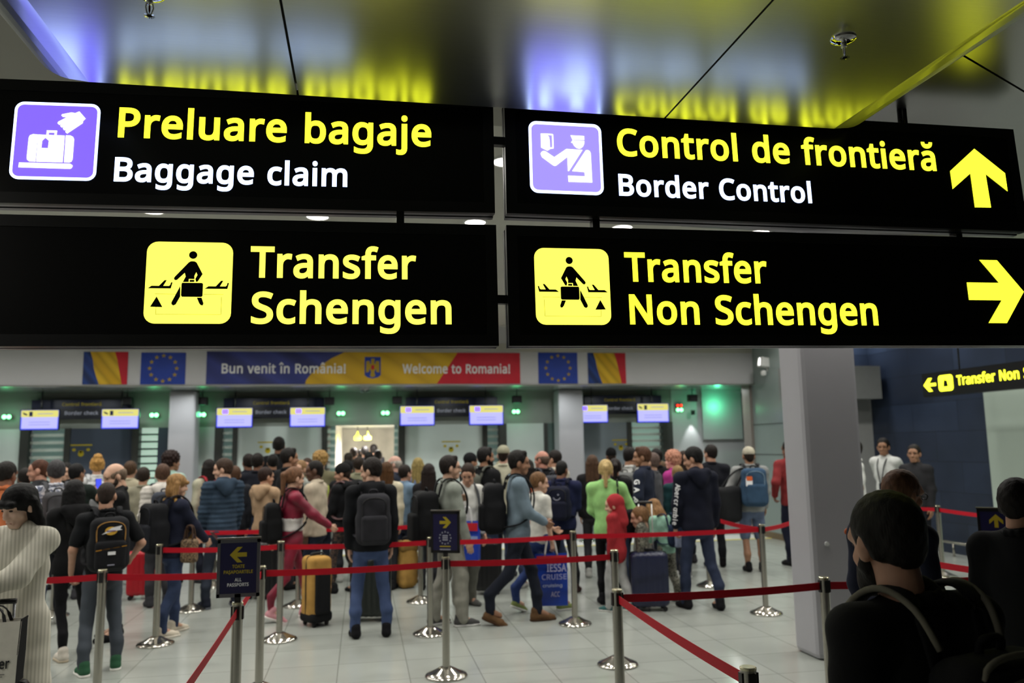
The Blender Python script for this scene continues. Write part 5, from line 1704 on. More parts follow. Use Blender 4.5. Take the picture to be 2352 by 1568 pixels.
    for sd in (-1, 1):
        kk = J['k', sd]
        A.append(rc(J['h', sd], kk, .088 + fat * .6, .062 + fat))
        if bot != 'shorts':
            A += [rc(kk, J['a', sd] + (0, -.008, .17), .061 + fat, .058 + fat), rc(J['a', sd] + (0, -.008, .17), J['a', sd] + (0, 0, -.005), .058 + fat, .050 + fat)]
    lowz = .43 if bot == 'shorts' else -1
    warp2 = lambda X, Y, Z: .0045 * np.sin(37 * Z + 9 * X + ph) * np.sin(21 * Y + 15 * X - 11 * Z)
    obj_np({'shorts': 'shorts', 'slim': 'leggings', 'jeans': 'jeans'}.get(bot, 'trousers'), soft(A, h, .025, clip=lambda D, X, Y, Z: np.maximum(D, lowz - Z), warp=warp2), mats.get('bot', cloth(bc)), root)
    # ---- shoes
    for sd in (-1, 1):
        fx, fy, fz = J['f', sd]
        o = obj_np('shoe', tpl(shoe_tpl), cloth(shoe), root)
        o.location = (fx, fy - .01, fz)
        o.rotation_euler = (R(-22) if fz > 0 else 0, 0, R(-9 * sd))
        if sole:
            q = obj_np('sole', tpl(sole_tpl), cloth(sole), o)
    root['_s'] = s
    return root, J, s

# ---------------------------------------------------------------- queue barriers
PH = .965
BELT_Z = .905
_post = []


def stanchion(label, x, y, tilt=(0, 0)):
    if not _post:
        t = empty('barrier_post', (x, y, 0))
        lathe('base', [(0, 0), (.172, 0), (.175, .012), (.168, .022), (.12, .040), (.07, .066), (.045, .078), (0, .078)], M['base_steel'], t, 40)
        lathe('pole', [(.0, .07), (.0315, .07), (.0315, PH - .12), (0, PH - .12)], M['steel'], t, 24)
        lathe('head', [(0, PH - .12), (.0325, PH - .12), (.0325, PH - .012), (0, PH - .012)], M['steel'], t, 24)
        lathe('cap', [(0, PH - .012), (.034, PH - .012), (.034, PH - .003), (.030, PH), (0, PH)], M['steel_cap'], t, 24)
        for k in range(4):
            a = k * PI / 2
            bm = bmesh.new()
            add_box(bm, (-.016, .026, PH - .10), (.016, .037, PH - .022))
            bmesh.ops.rotate(bm, verts=bm.verts, cent=(0, 0, 0), matrix=Matrix.Rotation(a, 3, 'Z'))
            bm_obj('belt_slot', bm, M['black_plastic'], t)
        _post.append(t)
    else:
        t = _post[0].copy()
        C.objects.link(t)
        for ch in _post[0].children:
            c = ch.copy()
            C.objects.link(c)
            c.parent = t
        t.location = (x, y, 0)
    t.rotation_euler = (tilt[0], tilt[1], 0)
    tag(t, label, 'barrier post', 'steel queue barrier posts')
    return t


def at_top(px, py):
    d = ray(px, py)
    return (np.array((0, 0, EYE)) + d * (PH - EYE) / d[2])[:2]


def belt(label, a, b_, sag=.012, z0=BELT_Z, z1=BELT_Z, ra=.036, rb=.036):
    a, b_ = Vector((a[0], a[1], z0)), Vector((b_[0], b_[1], z1))
    d = (b_ - a).normalized()
    a, b_ = a + d * ra, b_ - d * rb
    s = Vector((-d.y, d.x, 0)).normalized() * .0012
    bm = bmesh.new()
    n = 12
    prev = None
    for i in range(n + 1):
        t = i / n
        p = a.lerp(b_, t) - Vector((0, 0, 4 * sag * t * (1 - t)))
        tw = .10 * math.sin(PI * t)
        up = Vector((-d.y * tw * .3, d.x * tw * .3, 1)).normalized() * .0245
        r = [bm.verts.new(p - s - up), bm.verts.new(p + s - up), bm.verts.new(p + s + up), bm.verts.new(p - s + up)]
        if prev:
            for k in range(4):
                bm.faces.new((prev[k], prev[(k + 1) % 4], r[(k + 1) % 4], r[k]))
        else:
            bm.faces.new(r[::-1])
        prev = r
    bm.faces.new(prev)
    o = bm_obj('barrier_belt', bm, M['belt'])
    tag(o, label, 'belt', 'red belts of the queue barriers')
    return o


P_ = {}
for k, (lb, x, y, top) in dict(
        s1=('steel post in front of the man with the gold and black backpack', 236, 1307, 1), s2=('steel post beside the fair-haired woman with the mustard scarf', 357, 1480, 0),
        s3=('steel post just behind the TOATE PAȘAPOARTELE sign', 601, 1299, 1), s4=('nearest steel post, carrying the TOATE PAȘAPOARTELE sign', 546, 1382, 1),
        s5=('steel post in front of the girl in the burgundy tracksuit', 641, 1470, 0), s6=('steel post carrying the notice with the yellow arrow pointing to the jean-jacket man', 1025, 1553, 0),
        s7=('steel post right behind the arrow notice', 988, 1456, 0), s8=('steel post next to the blue shopping bag with a red band', 1321, 1433, 0),
        s9=('steel post in front of the child in the red hood', 1419, 1527, 0), s10=('steel post where two red belts meet, the nearest one before the child in red', 1417, 1352, 1),
        s11=('steel post in front of the man with the blue backpack and shorts', 1760, 1409, 0), s12=('steel post standing against the big grey pillar', 1892, 1324, 1),
        s13=('top of the nearest steel post, cut by the lower edge of the picture', 1718, 1530, 1), s14=('steel post before the navy tiled wall', 2153, 1160, 1),
        s15=('steel post behind the woman in the cream corduroy coat', 121, 1416, 0), s16=('steel post behind the fair-haired woman, with its base in the open', 438, 1402, 0),
        s17=('steel post behind the yellow and black suitcase', 684, 1392, 0), s18=('steel post between the man in the black hoodie and the man in glasses', 966, 1382, 0),
        s19=('steel post behind the TOATE PAȘAPOARTELE sign, in the row farther back', 490, 1347, 0), s20=('distant steel post at the foot of the second thin pillar', 1350, 1243, 0),
        s21=('steel post half hidden by the legs of the man in the navy hoodie', 1630, 1346, 0), s22=('far steel post between the big pillar and the navy wall', 1992, 1148, 1),
        s24=('steel post hidden behind the dark-haired man at the picture edge', 2352, 1304, 1),
        s23=('steel post behind the dark-haired man at the picture edge, carrying a notice', 2296, 1283, 1)).items():
    p = at_top(x, y) if top else at_floor(x, y)[:2]
    P_[k] = p
    stanchion(lb, p[0], p[1])
    PLACED.append((p[0], p[1], .04))

X1 = lambda px, py, z=BELT_Z: (lambda d: (np.array((0, 0, EYE)) + d * (z - EYE) / d[2])[:2])(ray(px, py))
belt('red belt running behind the cream coat to the first post', P_['s1'], X1(-40, 1334))
belt('red belt across the jeans of the man with the gold and black backpack', P_['s1'], P_['s3'])
belt('red belt across the yellow and black suitcase and the black-hoodie man', P_['s3'], P_['s6'])
belt('red belt in front of the brown shoes and the blue shopping bag', P_['s6'], P_['s9'])
belt('red belt from the fair-haired woman past the TOATE PAȘAPOARTELE sign', P_['s2'], P_['s5'])
belt('red belt across the black hoodie man, ending behind the arrow notice', P_['s5'], P_['s7'])
belt('red belt across the jean-jacket man, from the arrow notice to the next post', P_['s7'], P_['s8'])
belt('red belt across the child in red and the man in the navy hoodie', P_['s8'], P_['s11'])
belt('red belt from the shorts man to behind the big pillar', P_['s11'], (P_['s11'][0] + .75, P_['s11'][1] + .65), rb=0)
belt('short red belt leading back from the shorts man into the queue', P_['s11'], X1(1655, 1196), rb=0)
belt('red belt in front of the blue suitcase, reaching the big grey pillar', P_['s10'], P_['s12'])
belt('broad near red belt slanting down to the post at the lower edge', P_['s10'], P_['s13'])
belt('near red belt running from the TOATE PAȘAPOARTELE post towards the camera', P_['s4'], at_floor(330, 1720, .9)[:2], rb=0)
belt('short red belt seen below the TOATE PAȘAPOARTELE sign', P_['s4'], P_['s3'])
belt('red belt behind the blue puffer jacket, in the far row', P_['s16'], P_['s17'])
belt('red belt behind the man in the beige jacket, in the far row', P_['s17'], P_['s18'])
belt('red belt behind the arrow notice, in the far row', P_['s18'], X1(1130, 1203), rb=0)
belt('faint red belt beside the second thin pillar', P_['s20'], X1(1300, 1172), rb=0)
belt('far red belt behind the mint-jacket child', P_['s20'], X1(1600, 1176), rb=0)
belt('red belt from the big pillar past the man in glasses', P_['s12'], P_['s24'])
belt('red belt beside the navy wall, from the dark-haired men to the post', P_['s14'], P_['s22'])
belt('red belt from the post before the navy wall, passing behind the arrow notice', P_['s14'], X1(2345, 1192), rb=0)
belt('low red belt below the navy wall, behind the dark jacket', X1(2080, 1282), P_['s24'], ra=0)


def notice(label, p, ang, kind):
    t = empty('notice_frame', (p[0], p[1], PH), ang)
    tag(t, label, 'notice', 'notices clipped on the barrier posts')
    w, h_ = .125, .345
    z = .030
    box('clip', (-.018, -.012, 0), (.018, .012, z + .02), M['black_plastic'], t)
    bm = bmesh.new()
    for a, b_ in (((-w, z), (w, z + .022)), ((-w, z + h_ - .022), (w, z + h_)), ((-w, z), (-w + .018, z + h_)), ((w - .018, z), (w, z + h_))):
        add_box(bm, (a[0], -.012, a[1]), (b_[0], .012, b_[1]))
    bm_obj('frame', bm, M['sign_rail'] if kind == 'l' else M['sign_frame'], t)
    box('top_rail', (-w - .004, -.014, z + h_), (w + .004, .014, z + h_ + .010), M['steel'], t)
    box('print', (-w + .016, -.010, z + .02), (w - .016, .010, z + h_ - .02), M['print_purple'], t)
    F = Frame((0, -.010, 0), (1, 0, 0), (0, 0, 1))
    cz = z + h_ * .73
    ar = [(-.052, 0), (-.008, .046), (.022, .046), (-.010, .013), (.048, .013), (.048, -.013), (-.010, -.013), (.022, -.046), (-.008, -.046)]
    if kind == 'r':
        ar = [(-a, b_) for a, b_ in ar][::-1]
    if kind == 'u':
        ar = [(b_, -a) for a, b_ in ar]
    flat('arrow', [[[(a, cz + b_) for a, b_ in ar]]], F, .0005, M['print_yellow'], t, .001)
    if kind == 'l':
        for s, v, c, wd_, m in (('TOATE', .50, .020, .072, 'print_yellow'), ('PAȘAPOARTELE', .405, .020, .17, 'print_yellow'), ('ALL', .27, .020, .040, 'print_white'), ('PASSPORTS', .185, .020, .125, 'print_white')):
            flat('lettering', text_shapes(s, 0, z + h_ * v, c, wd_, 'c'), F, .0005, M[m], t, .001)
    elif kind == 'r':
        flat('emblem_ring', [[star(.05 * math.cos(q), z + h_ * .36 + .05 * math.sin(q), .010)] for q in [PI * i / 6 for i in range(12)]], F, .0005, M['print_grey'], t, .001)
        flat('emblem_bars', [[rrect(-.024, z + h_ * .36 - .022 + .017 * i, .024, z + h_ * .36 - .010 + .017 * i, .003)] for i in range(3)], F, .0005, M['print_grey'], t, .001)
        flat('lettering_bar', [[rrect(-.048, z + h_ * .145, .048, z + h_ * .17, .004)]], F, .0005, M['print_yellow'], t, .001)
        flat('lettering_bar', [[rrect(-.048, z + h_ * .07, .048, z + h_ * .10, .004)]], F, .0005, M['print_grey'], t, .001)


notice('navy notice with a yellow arrow reading TOATE PAȘAPOARTELE, ALL PASSPORTS', P_['s4'], R(0), 'l')
notice('navy notice whose yellow arrow points away from the ALL PASSPORTS sign', P_['s6'], R(-24), 'r')
notice('navy notice with an upward yellow arrow, partly behind the dark-haired man at the picture edge', P_['s23'], R(-40), 'u')


# ---------------------------------------------------------------- bags
def put_obj(nm, VF, m, parent):
    return obj_np(nm, VF, m, parent)


def backpack(person_root, label, hx, w=.31, hgt=.47, dep=.17, accent=None, J=None, z=1.19, y=-.235, pocket=True, group='backpacks in the queue', logo=None, lumpy=.006, straphx=None):
    """Worn on the back of a figure: made in that figure's own upright frame, standing free of it."""
    t = empty('backpack', person_root.location, person_root.rotation_euler.z)
    t.scale = person_root.scale
    _a = person_root.rotation_euler.z
    PLACED.append((t.location.x + .29 * math.sin(_a), t.location.y - .29 * math.cos(_a), .17))
    tag(t, label, 'backpack', group)
    mm_ = cloth(hx)
    ms = cloth(straphx or hx)
    A = [rbox((0, y, z), (w / 2, dep / 2, hgt / 2), .075), rbox((0, y + .01, z - .08), (w / 2 + .012, dep / 2, hgt / 2 - .10), .07)]
    put_obj('main_bag', soft(A, .013, .03, warp=lambda X, Y, Z: lumpy * np.sin(19 * X + 7 * Z) * np.sin(23 * Z + 3) * np.sin(17 * Y + 1)), mm_, t)
    if pocket:
        put_obj('front_pocket', soft([rbox((0, y - dep / 2 - .005, z - .09), (w * .40, .045, hgt * .26), .035)], .012, .02), cloth(accent) if accent and not logo else mm_, t)
    for s in (-1, 1):
        pts = [(s * .085, y + dep / 2, z + hgt / 2 - .06), (s * .10, -.10, 1.50), (s * .112, .0, 1.522), (s * .118, .10, 1.45), (s * .13, .155, 1.30), (s * .155, .12, 1.12), (s * .17, .0, 1.02), (s * .14, y + dep / 2 - .02, z - hgt * .36)]
        tube('strap', pts, .027, ms, t, 8, .35)
    tube('top_handle', [(-.035, y + .02, z + hgt / 2 - .01), (-.03, y + .01, z + hgt / 2 + .03), (.03, y + .01, z + hgt / 2 + .03), (.035, y + .02, z + hgt / 2 - .01)], .010, ms, t, 8)
    tube('zip', [(-w * .36, y - dep / 2 - .006, z + .02), (-w * .34, y - dep / 2 + .0, z + hgt * .34), (0, y - dep / 2 + .004, z + hgt * .42), (w * .34, y - dep / 2, z + hgt * .34), (w * .36, y - dep / 2 - .006, z + .02)], .005, M['rubber'] if not accent else cloth(accent), t, 6)
    if logo:
        F = Frame((0, y - dep / 2 - .012, z), (1, 0, 0), (0, 0, 1))
        logo(t, F)
    return t


def suitcase(label, x, y, rz, hx, w=.40, d=.25, h_=.62, tilt=0, hard=True, handle=0.0, accent=None, group='wheeled suitcases', name='suitcase', hhx='8f9196'):
    t = empty(name, (x, y, 0), rz)
    t.rotation_euler = (tilt, 0, rz)
    PLACED.append((x, y, .20))
    tag(t, label, 'suitcase', group)
    A = [rbox((0, 0, .05 + h_ / 2), (w / 2, d / 2, h_ / 2), .055)]
    put_obj('shell', soft(A, .012, .02, warp=(lambda X, Y, Z: .003 * np.cos(2 * PI * X / .06)) if hard else (lambda X, Y, Z: .004 * np.sin(17 * X + 5 * Z) * np.sin(15 * Z))), cloth(hx) if not hard else mat('shell_' + hx, hx, .35, var=.05, scale=12), t)
    tube('zip_seam', [(-w / 2 - .001, 0, .12), (-w / 2 - .001, 0, h_ - .02), (-w / 2 + .06, 0, .051 + h_), (w / 2 - .06, 0, .051 + h_), (w / 2 + .001, 0, h_ - .02), (w / 2 + .001, 0, .12)], .007, M['rubber'], t, 6)
    if accent:
        put_obj('front_pocket', soft([rbox((0, -d / 2, .05 + h_ * .45), (w * .36, .035, h_ * .33), .03)], .012, .02), cloth(accent), t)
        put_obj('end_cap', soft([rbox((0, 0, .10), (w / 2 + .008, d / 2 + .008, .06), .045)], .012, .02), cloth(accent), t)
    for sx in (-1, 1):
        for sy in (-1, 1):
            o = lathe('wheel', [(0, -.012), (.024, -.012), (.027, -.006), (.027, .006), (.024, .012), (0, .012)], M['rubber'], t, 14)
            o.location, o.rotation_euler = (sx * (w / 2 - .05), sy * (d / 2 - .04), .027), (R(90), 0, R(20))
    tube('carry_handle', [(-.07, 0, .05 + h_), (-.06, 0, .075 + h_), (.06, 0, .075 + h_), (.07, 0, .05 + h_)], .011, M['rubber'], t, 8)
    if handle:
        for s in (-1, 1):
            tube('pull_rod', [(s * .075, d / 2 - .06, h_), (s * .075, d / 2 - .06, .05 + h_ + handle)], .008, mat('rod_' + hhx, hhx, .3, .6, var=0), t, 8)
        tube('pull_grip', [(-.085, d / 2 - .06, .05 + h_ + handle), (.085, d / 2 - .06, .05 + h_ + handle)], .015, M['black_plastic'], t, 8)
    return t


def shopping_bag(label, c, rz, w, h_, hx, bands=(), handles='f0f0f0', depth=.10, group='shopping bags', text=(), sag=.0):
    """Open bag hanging by its handles; c is the middle of its lower edge."""
    t = empty('shopping_bag', c, rz)
    tag(t, label, 'shopping bag', group)
    bm = bmesh.new()
    n = 8
    rows = []
    for k in range(5):
        z = h_ * k / 4
        dw = 1 - .05 * (1 - k / 4)
        dd = depth * (1.0 if k < 3 else .55 if k == 3 else .12)
        r = []
        for i in range(n):
            u = -w / 2 * dw + w * dw * i / (n - 1)
            r.append(bm.verts.new((u, -dd / 2 - .008 * math.sin(3 * u / w + k), z)))
        for i in range(n - 1, -1, -1):
            u = -w / 2 * dw + w * dw * i / (n - 1)
            r.append(bm.verts.new((u, dd / 2, z)))
        rows.append(r)
    for a, b_ in zip(rows, rows[1:]):
        for i in range(2 * n):
            j = (i + 1) % (2 * n)
            bm.faces.new((a[i], a[j], b_[j], b_[i]))
    bm.faces.new(rows[0][::-1])
    m = mat('bag_' + hx, hx, .35, spec=.5, var=.22, scale=4)
    o = bm_obj('bag_body', bm, m, t, smooth=False)
    md = o.modifiers.new('thick', 'SOLIDIFY')
    md.thickness = .003
    F = Frame((0, -depth / 2 - .011, 0), (1, 0, 0), (0, 0, 1))
    for z0, z1, bx_ in bands:
        zz = -(depth * .28) if z0 > h_ * .7 else 0
        flat('printed_band', [[[(-w * .475, z0), (w * .475, z0), (w * .485, z1), (-w * .485, z1)]]], F, .001, mat('bagband_' + bx_, bx_, .4, var=.1), t, .002)
    for s, u, v, cp, wd_, hx_ in text:
        flat('lettering', text_shapes(s, u, v, cp, wd_, 'c'), F, .004, mat('bagprint_' + hx_, hx_, .5, var=0), t, .001)
    for y in (-1, 1):
        tube('handle', [(-w * .2, y * .008, h_ - .03), (-w * .12, y * .008, h_ + .13), (0, 0, h_ + .17), (w * .12, y * .008, h_ + .13), (w * .2, y * .008, h_ - .03)], .009, mat('baghandle_' + handles, handles, .5, var=0), t, 8, .5)
    return t

# ---------------------------------------------------------------- the travellers, front rows first
LIGHT, FAIR, TAN, BROWN, DARK = 'b98d75', 'caa189', '9c735a', '7d5643', '553a2c'
BLK = '17171b'

# woman in cream corduroy at the picture edge, with her trolley and tote
r, J, s = person('woman with a black fringed bob in a long cream corduroy coat', 60, 1114, 4.8, face=136, k='f', top='coat', tc='cord', bot='slim', bc=BLK, shoe=BLK, hair='bob', hc='0c0b0d', skin='dcb9a4',
                 arms=((.16, .46, 1.18), (.12, .50, 1.22)), head=(-4, 20), h=.013, w=.95)
px_, py_ = 10, 1545
sc_ = at_depth(-22, 1500, 4.30)
suitcase('dark trolley case under the white tote bag, cut by the picture edge', sc_[0], sc_[1] + .02, R(4), '1b1b1f', .36, .24, .60, handle=.42, group='wheeled suitcases')
t = empty('tote_bag', (sc_[0] - .005, sc_[1] - .05, .672), R(4))
tag(t, 'white tote bag with a black side panel and black handwriting, on the dark trolley case', 'tote bag')
bm = bmesh.new()
V = {}
for iz, (z, wx, wy) in enumerate(((0, .17, .065), (.15, .175, .07), (.32, .18, .055))):
    for k, (x, y) in enumerate(((-wx, -wy), (wx, -wy), (wx, wy), (-wx, wy))):
        V[iz, k] = bm.verts.new((x, y, z))
for iz in (0, 1):
    for k in (0, 2, 3):
        bm.faces.new((V[iz, k], V[iz, (k + 1) % 4], V[iz + 1, (k + 1) % 4], V[iz + 1, k]))
bm.faces.new((V[0, 3], V[0, 2], V[0, 1], V[0, 0]))
o = bm_obj('bag_body', bm, mat('canvas_white', 'd6d2c6', .8, var=.08, bump=.2), t)
o.modifiers.new('thick', 'SOLIDIFY').thickness = .004
bm = bmesh.new()
vs = [bm.verts.new(p) for p in ((.17, -.065, 0), (.17, .065, 0), (.175, .07, .15), (.18, .055, .33), (.18, -.055, .33), (.175, -.07, .15))]
bm.faces.new(vs)
o = bm_obj('side_panel', bm, cloth('0d0d10'), t)
o.modifiers.new('thick', 'SOLIDIFY').thickness = .004
F = Frame((0, -.074, 0), (1, 0, 0), (0, 0, 1))
o = flat('handwriting', text_shapes('nder', .085, .085, .052, .11, 'c'), F, 0, M['rubber'], t, .001)
flat('small_print', [[rrect(.05, .055, .12, .058, .001)], [rrect(.06, .044, .11, .047, .001)]], F, 0, M['rubber'], t, .001)
for y in (-.05, .05):
    tube('handle', [(-.10, y, .31), (-.08, y * .6, .39), (.06, y * .6, .39), (.10, y, .31)], .009, M['rubber'], t, 8, .5)

r, J, s = person('woman with long black hair in an all-black hoodie, ankle boots pale', 174, 1106, feet=1500, face=8, k='f', top='hoodie', tc='0f0f12', bot='slim', bc='121216', shoe='cfc6b8', hair='long', hc='0b0a0c',
                 skin=FAIR, arms=('front', 'low'), legs=((-.05, -.05, 0), (.20, .22, 0)), head=(-20, 5), sole='b9a98e')
r, J, s = person('man in a black T-shirt and faded dark jeans, buzz cut, seen from behind', 247, 1111, feet=1528, face=9, top='tee', tc='14161a', bot='jeans', bc='worn', shoe='26603f', sole='e6e4dc', hair='buzz', hc='2b211c',
                 skin=LIGHT, arms=((.26, .10, .92), (.28, .16, 1.02)), legs=((-.14, -.04, 0), (.15, .04, 0)), head=(-16, 12), w=1.0)


def ball_logo(t, F):
    z = .13
    flat('logo_ball', [[ngon(-.005, z, .052, .038, 24)]], F, .012, mat('logo_gold', 'e0b040', .5, var=.05), t, .002)
    flat('logo_streaks', [[[(-.085, z - .03), (.0, z + .028), (.085, z + .045), (.07, z + .015), (.09, z + .005), (.02, z - .002)], ][:1]], F, .015, M['print_white'], t, .001)
    flat('logo_line', [[rrect(-.045, z - .005, .035, z + .003, .003)]], F, .017, mat('logo_purple', '5b2d82', .5, var=0), t, .001)
    flat('gold_piping', [[[(-.13, -.045), (.13, -.015), (.13, -.008), (-.13, -.038)]]], F, .036, mat('logo_gold2', 'c08a1c', .5, var=0), t, .002)
    flat('white_tag', [[rrect(-.03, -.085, .035, -.055, .004)]], F, .047, M['print_white'], t, .001)
    flat('small_print', [[rrect(-.03, -.18, .03, -.17, .002)]], F, .047, M['print_grey'], t, .001)


backpack(r, 'black backpack with a gold ball emblem and gold piping', '1b1c20', w=.33, hgt=.50, dep=.18, accent='b07c1a', logo=ball_logo, z=1.20)
person('bald man in a black shirt, bearded, turned towards the blind', 275, 1066, 8.3, face=88, top='tee', tc='141417', bot='slim', bc='15171c', shoe='121214', hair='bald', hc='6b5a4b', skin=FAIR, arms=('front', 'down'), head=(20, 18), beard='3a302a', w=1.0)
r, J, s = person('fair-haired woman in a navy jacket and mustard scarf, holding a passport', 404, 1091, feet=1447, face=-62, k='f', top='jacket', tc='1d2238', bot='jeans', bc='2e3e60', shoe='cbbfa9', hair='bob', hc='8e6b42', skin=FAIR,
                 arms=('front', (.10, .34, 1.00)), legs='step', head=(-12, 8), sole='d9d0bf')
t = tube('scarf', [(-.10, -.06, 1.47), (-.11, .05, 1.44), (-.03, .13, 1.36), (.06, .13, 1.34), (.11, .05, 1.44), (.09, -.06, 1.47)], .045, cloth('c79320'), r, 10, .7)
tube('scarf_end', [(-.02, .15, 1.36), (.0, .175, 1.22), (.01, .18, 1.06), (.0, .175, .95)], .085, cloth('c79320'), r, 10, .35)
t = box('passport', (-.045, -.007, -.06), (.045, .007, .06), mat('passport_burgundy', '5a1a22', .5, var=.05), None, .003)
mwr = Matrix.Translation(r.location) @ Matrix.Rotation(r.rotation_euler.z, 4, 'Z') @ Matrix.Scale(s, 4)
t.location = mwr @ (Vector(J['w', 1]) + Vector((-.03, .13, .03)))
t.rotation_euler = (R(40), 0, R(-62))
tag(t, 'small dark passport in the hand of the fair-haired woman', 'passport')
backpack(r, 'large black backpack of the fair-haired woman, with a small pale badge', '17181d', w=.33, hgt=.54, dep=.22, z=1.18, accent='22242c')
r, J, s = person('man in a quilted slate-blue hooded puffer jacket', 514, 1056, feet=1385, face=18, top='puffer', tc='2b4055', bot='jeans', bc='2a3140', shoe='1b2030', sole='5a5f68', hair='short', hc='3a2a20', skin=FAIR, arms=('low', 'low'),
                 head=(62, 6), w=.94, legs='wide')
r, J, s = person('woman in a beige hooded top with short dark hair', 610, 1076, 10.6, face=-38, k='f', top='hoodie', tc='b08d66', bot='jeans', bc='1c1e24', shoe='d0ccc6', hair='short', hc='2a1a14', skin=LIGHT, arms=('front', 'front'), head=(-25, 5))
r, J, s = person('girl in a burgundy velour tracksuit with a pale chest band', 674, 1076, feet=1412, face=-78, k='f', top='jacket', tc='velour', bot='slim', bc='velour', shoe='d98f9a', sole='e8e2dd', hair='pony', hc='6a4a34', skin=FAIR,
                 arms=('pull', (.20, .50, .98)), legs=((-.08, .22, 0), (.08, -.22, .03)), head=(14, 6), band=('cfcac6', 1.02, 1.17))
backpack(r, 'plain black backpack of the girl in burgundy', '101114', w=.28, hgt=.48, dep=.18, z=1.12)
sp_ = at_floor(617, 1372)
suitcase('tall black suitcase behind the girl in burgundy', sp_[0] - .05, sp_[1] - .02, R(-20), '131417', .40, .26, .66, group='wheeled suitcases')
r, J, s = person('dark-skinned man in a beige jacket, in profile', 726, 1060, feet=1382, face=68, top='jacket', tc='b8a88f', bot='jeans', bc='1c2436', shoe='22242a', sole='cfcfd0', hair='buzz', hc='14100e', skin=DARK, arms=('down', 'down'), head=(18, 6), w=1.0)
sp_ = at_floor(724, 1441)
suitcase('yellow and black soft suitcase standing on end', sp_[0], sp_[1] + .13, R(32), 'c08c14', .25, .27, .68, hard=False, accent='1a1b1e')
r, J, s = person('person in black with a knitted cap and patterned leggings', 790, 1068, 10.7, face=55, k='f', top='hoodie', tc='131418', bot='slim', bc='zip', shoe='17181b', hair='beanie', hc='131415', skin=LIGHT, arms=('front', 'down'), head=(20, 10), legs='step')
backpack(r, 'black backpack with pinkish strap edges, on the person in the knitted cap', '1a1a1e', w=.30, hgt=.46, z=1.20, straphx='7c5a5c')
r, J, s = person('man in a black hoodie and blue jeans, head turned aside, dark boots', 853, 1055, feet=1450, face=6, top='hoodie', tc='101217', bot='jeans', bc='3c507c', shoe='15151a', hair='short', hc='1c1613', skin=FAIR,
                 arms=('down', 'down'), legs=((-.15, .02, 0), (.16, -.0, 0)), head=(58, 8), w=1.0)
backpack(r, 'charcoal rounded backpack on the man in the black hoodie', '2a2a30', w=.32, hgt=.50, dep=.17, accent=None, z=1.17)
sp_ = at_floor(852, 1437)
suitcase('dark green-black suitcase behind the legs of the man in the black hoodie', sp_[0], sp_[1] + .3, R(-15), '1c231f', .42, .27, .64)
r, J, s = person('young man in glasses and a grey sweatshirt', 1032, 1050, feet=1425, face=-72, top='jacket', tc='8d9489', bot='wide', bc='9b998c', shoe='4a4a4a', sole='c9c9c5', hair='quiff', hc='1d1613', skin=FAIR, arms=('strap', 'low'), head=(-8, 0), glasses=True, legs='step2')
backpack(r, 'bulky black backpack of the young man in glasses', '121316', w=.34, hgt=.56, dep=.24, z=1.12, y=-.27)
r, J, s = person('person in a white hooded top, bending an arm to a bag', 1066, 1066, 9.7, face=-150, top='hoodie', tc='c9c8c2', bot='wide', bc='6d6c62', shoe='5a5a58', hair='short', hc='2a1d15', skin=LIGHT, arms=(('low'), (.22, .22, .92)), head=(-40, 25), lean=4)
for s_ in (-1, 1):
    tube('strap', [(s_ * .10, -.13, 1.45), (s_ * .105, .0, 1.53), (s_ * .115, .12, 1.43), (s_ * .13, .155, 1.25), (s_ * .15, .12, 1.05)], .020, cloth('4a4c50'), r, 8, .4)
b_ = at_depth(1074, 1284, 9.3)
shopping_bag('blue and red plastic bag held by the person in white', b_, R(-25), .30, .44, '1d3fae', ((.33, .42, 'c8202c'), (.22, .27, '8fa6d8')), handles='e0e0e0', group='shopping bags', text=(('RIH', .0, .16, .05, .16, 'd5d8f0'),))
sp_ = at_floor(1120, 1368)
suitcase('black suitcase behind the legs of the jean-jacket man', sp_[0], sp_[1] + .15, R(-8), '131316', .40, .26, .62)
r, J, s = person('man in a jean jacket, navy chinos and brown shoes, walking', 1188, 1038, feet=1419, face=-84, top='jacket', tc='6e8494', bot='jeans', bc='1d2230', shoe='6b4a26', sole='4a3018', hair='quiff', hc='14110f', skin=TAN,
                 arms=('front', 'front'), legs=((-.07, .22, 0), (.07, -.30, .03)), head=(-2, 4), w=1.04)
backpack(r, 'black backpack of the jean-jacket man, seen from the side', '15161a', w=.32, hgt=.52, dep=.22, z=1.17, y=-.26)
r, J, s = person('boy in a white T-shirt with short fair-brown hair', 1236, 1088, 9.3, face=-58, k='c', top='tee', tc='d6d4c9', bot='jeans', bc='27407c', shoe='7a8a3a', sole='d8d8d0', hair='short', hc='6a4c30', skin=FAIR, arms=('front', (.24, .06, .78)), legs='walk', head=(-22, 4))
b_ = at_depth(1268, 1389, 8.9)
shopping_bag('big blue shopping bag with a red upper band and white lettering', b_, R(-4), .36, .56, '123a9c', ((.475, .545, 'c8161e'),), handles='d8d8d4', group='shopping bags',
             text=(('IESSA', .05, .37, .085, .22, 'a9a6ca'), ('CRUISE', .02, .285, .06, .28, '8f92c0'), ('cruising', .0, .205, .035, .22, 'a0a8c8'), ('ACC', .03, .10, .055, .10, 'a9a6ca')))
r, J, s = person('man in a navy jacket, close-cropped black hair, seen from behind', 1289, 1060, feet=1352, face=-12, top='jacket', tc='1a2148', bot='jeans', bc='14161c', shoe='3a1a1a', hair='buzz', hc='0e0c0c', skin=BROWN, arms=('front', 'front'), w=1.12, legs='wide', head=(-10, 12))


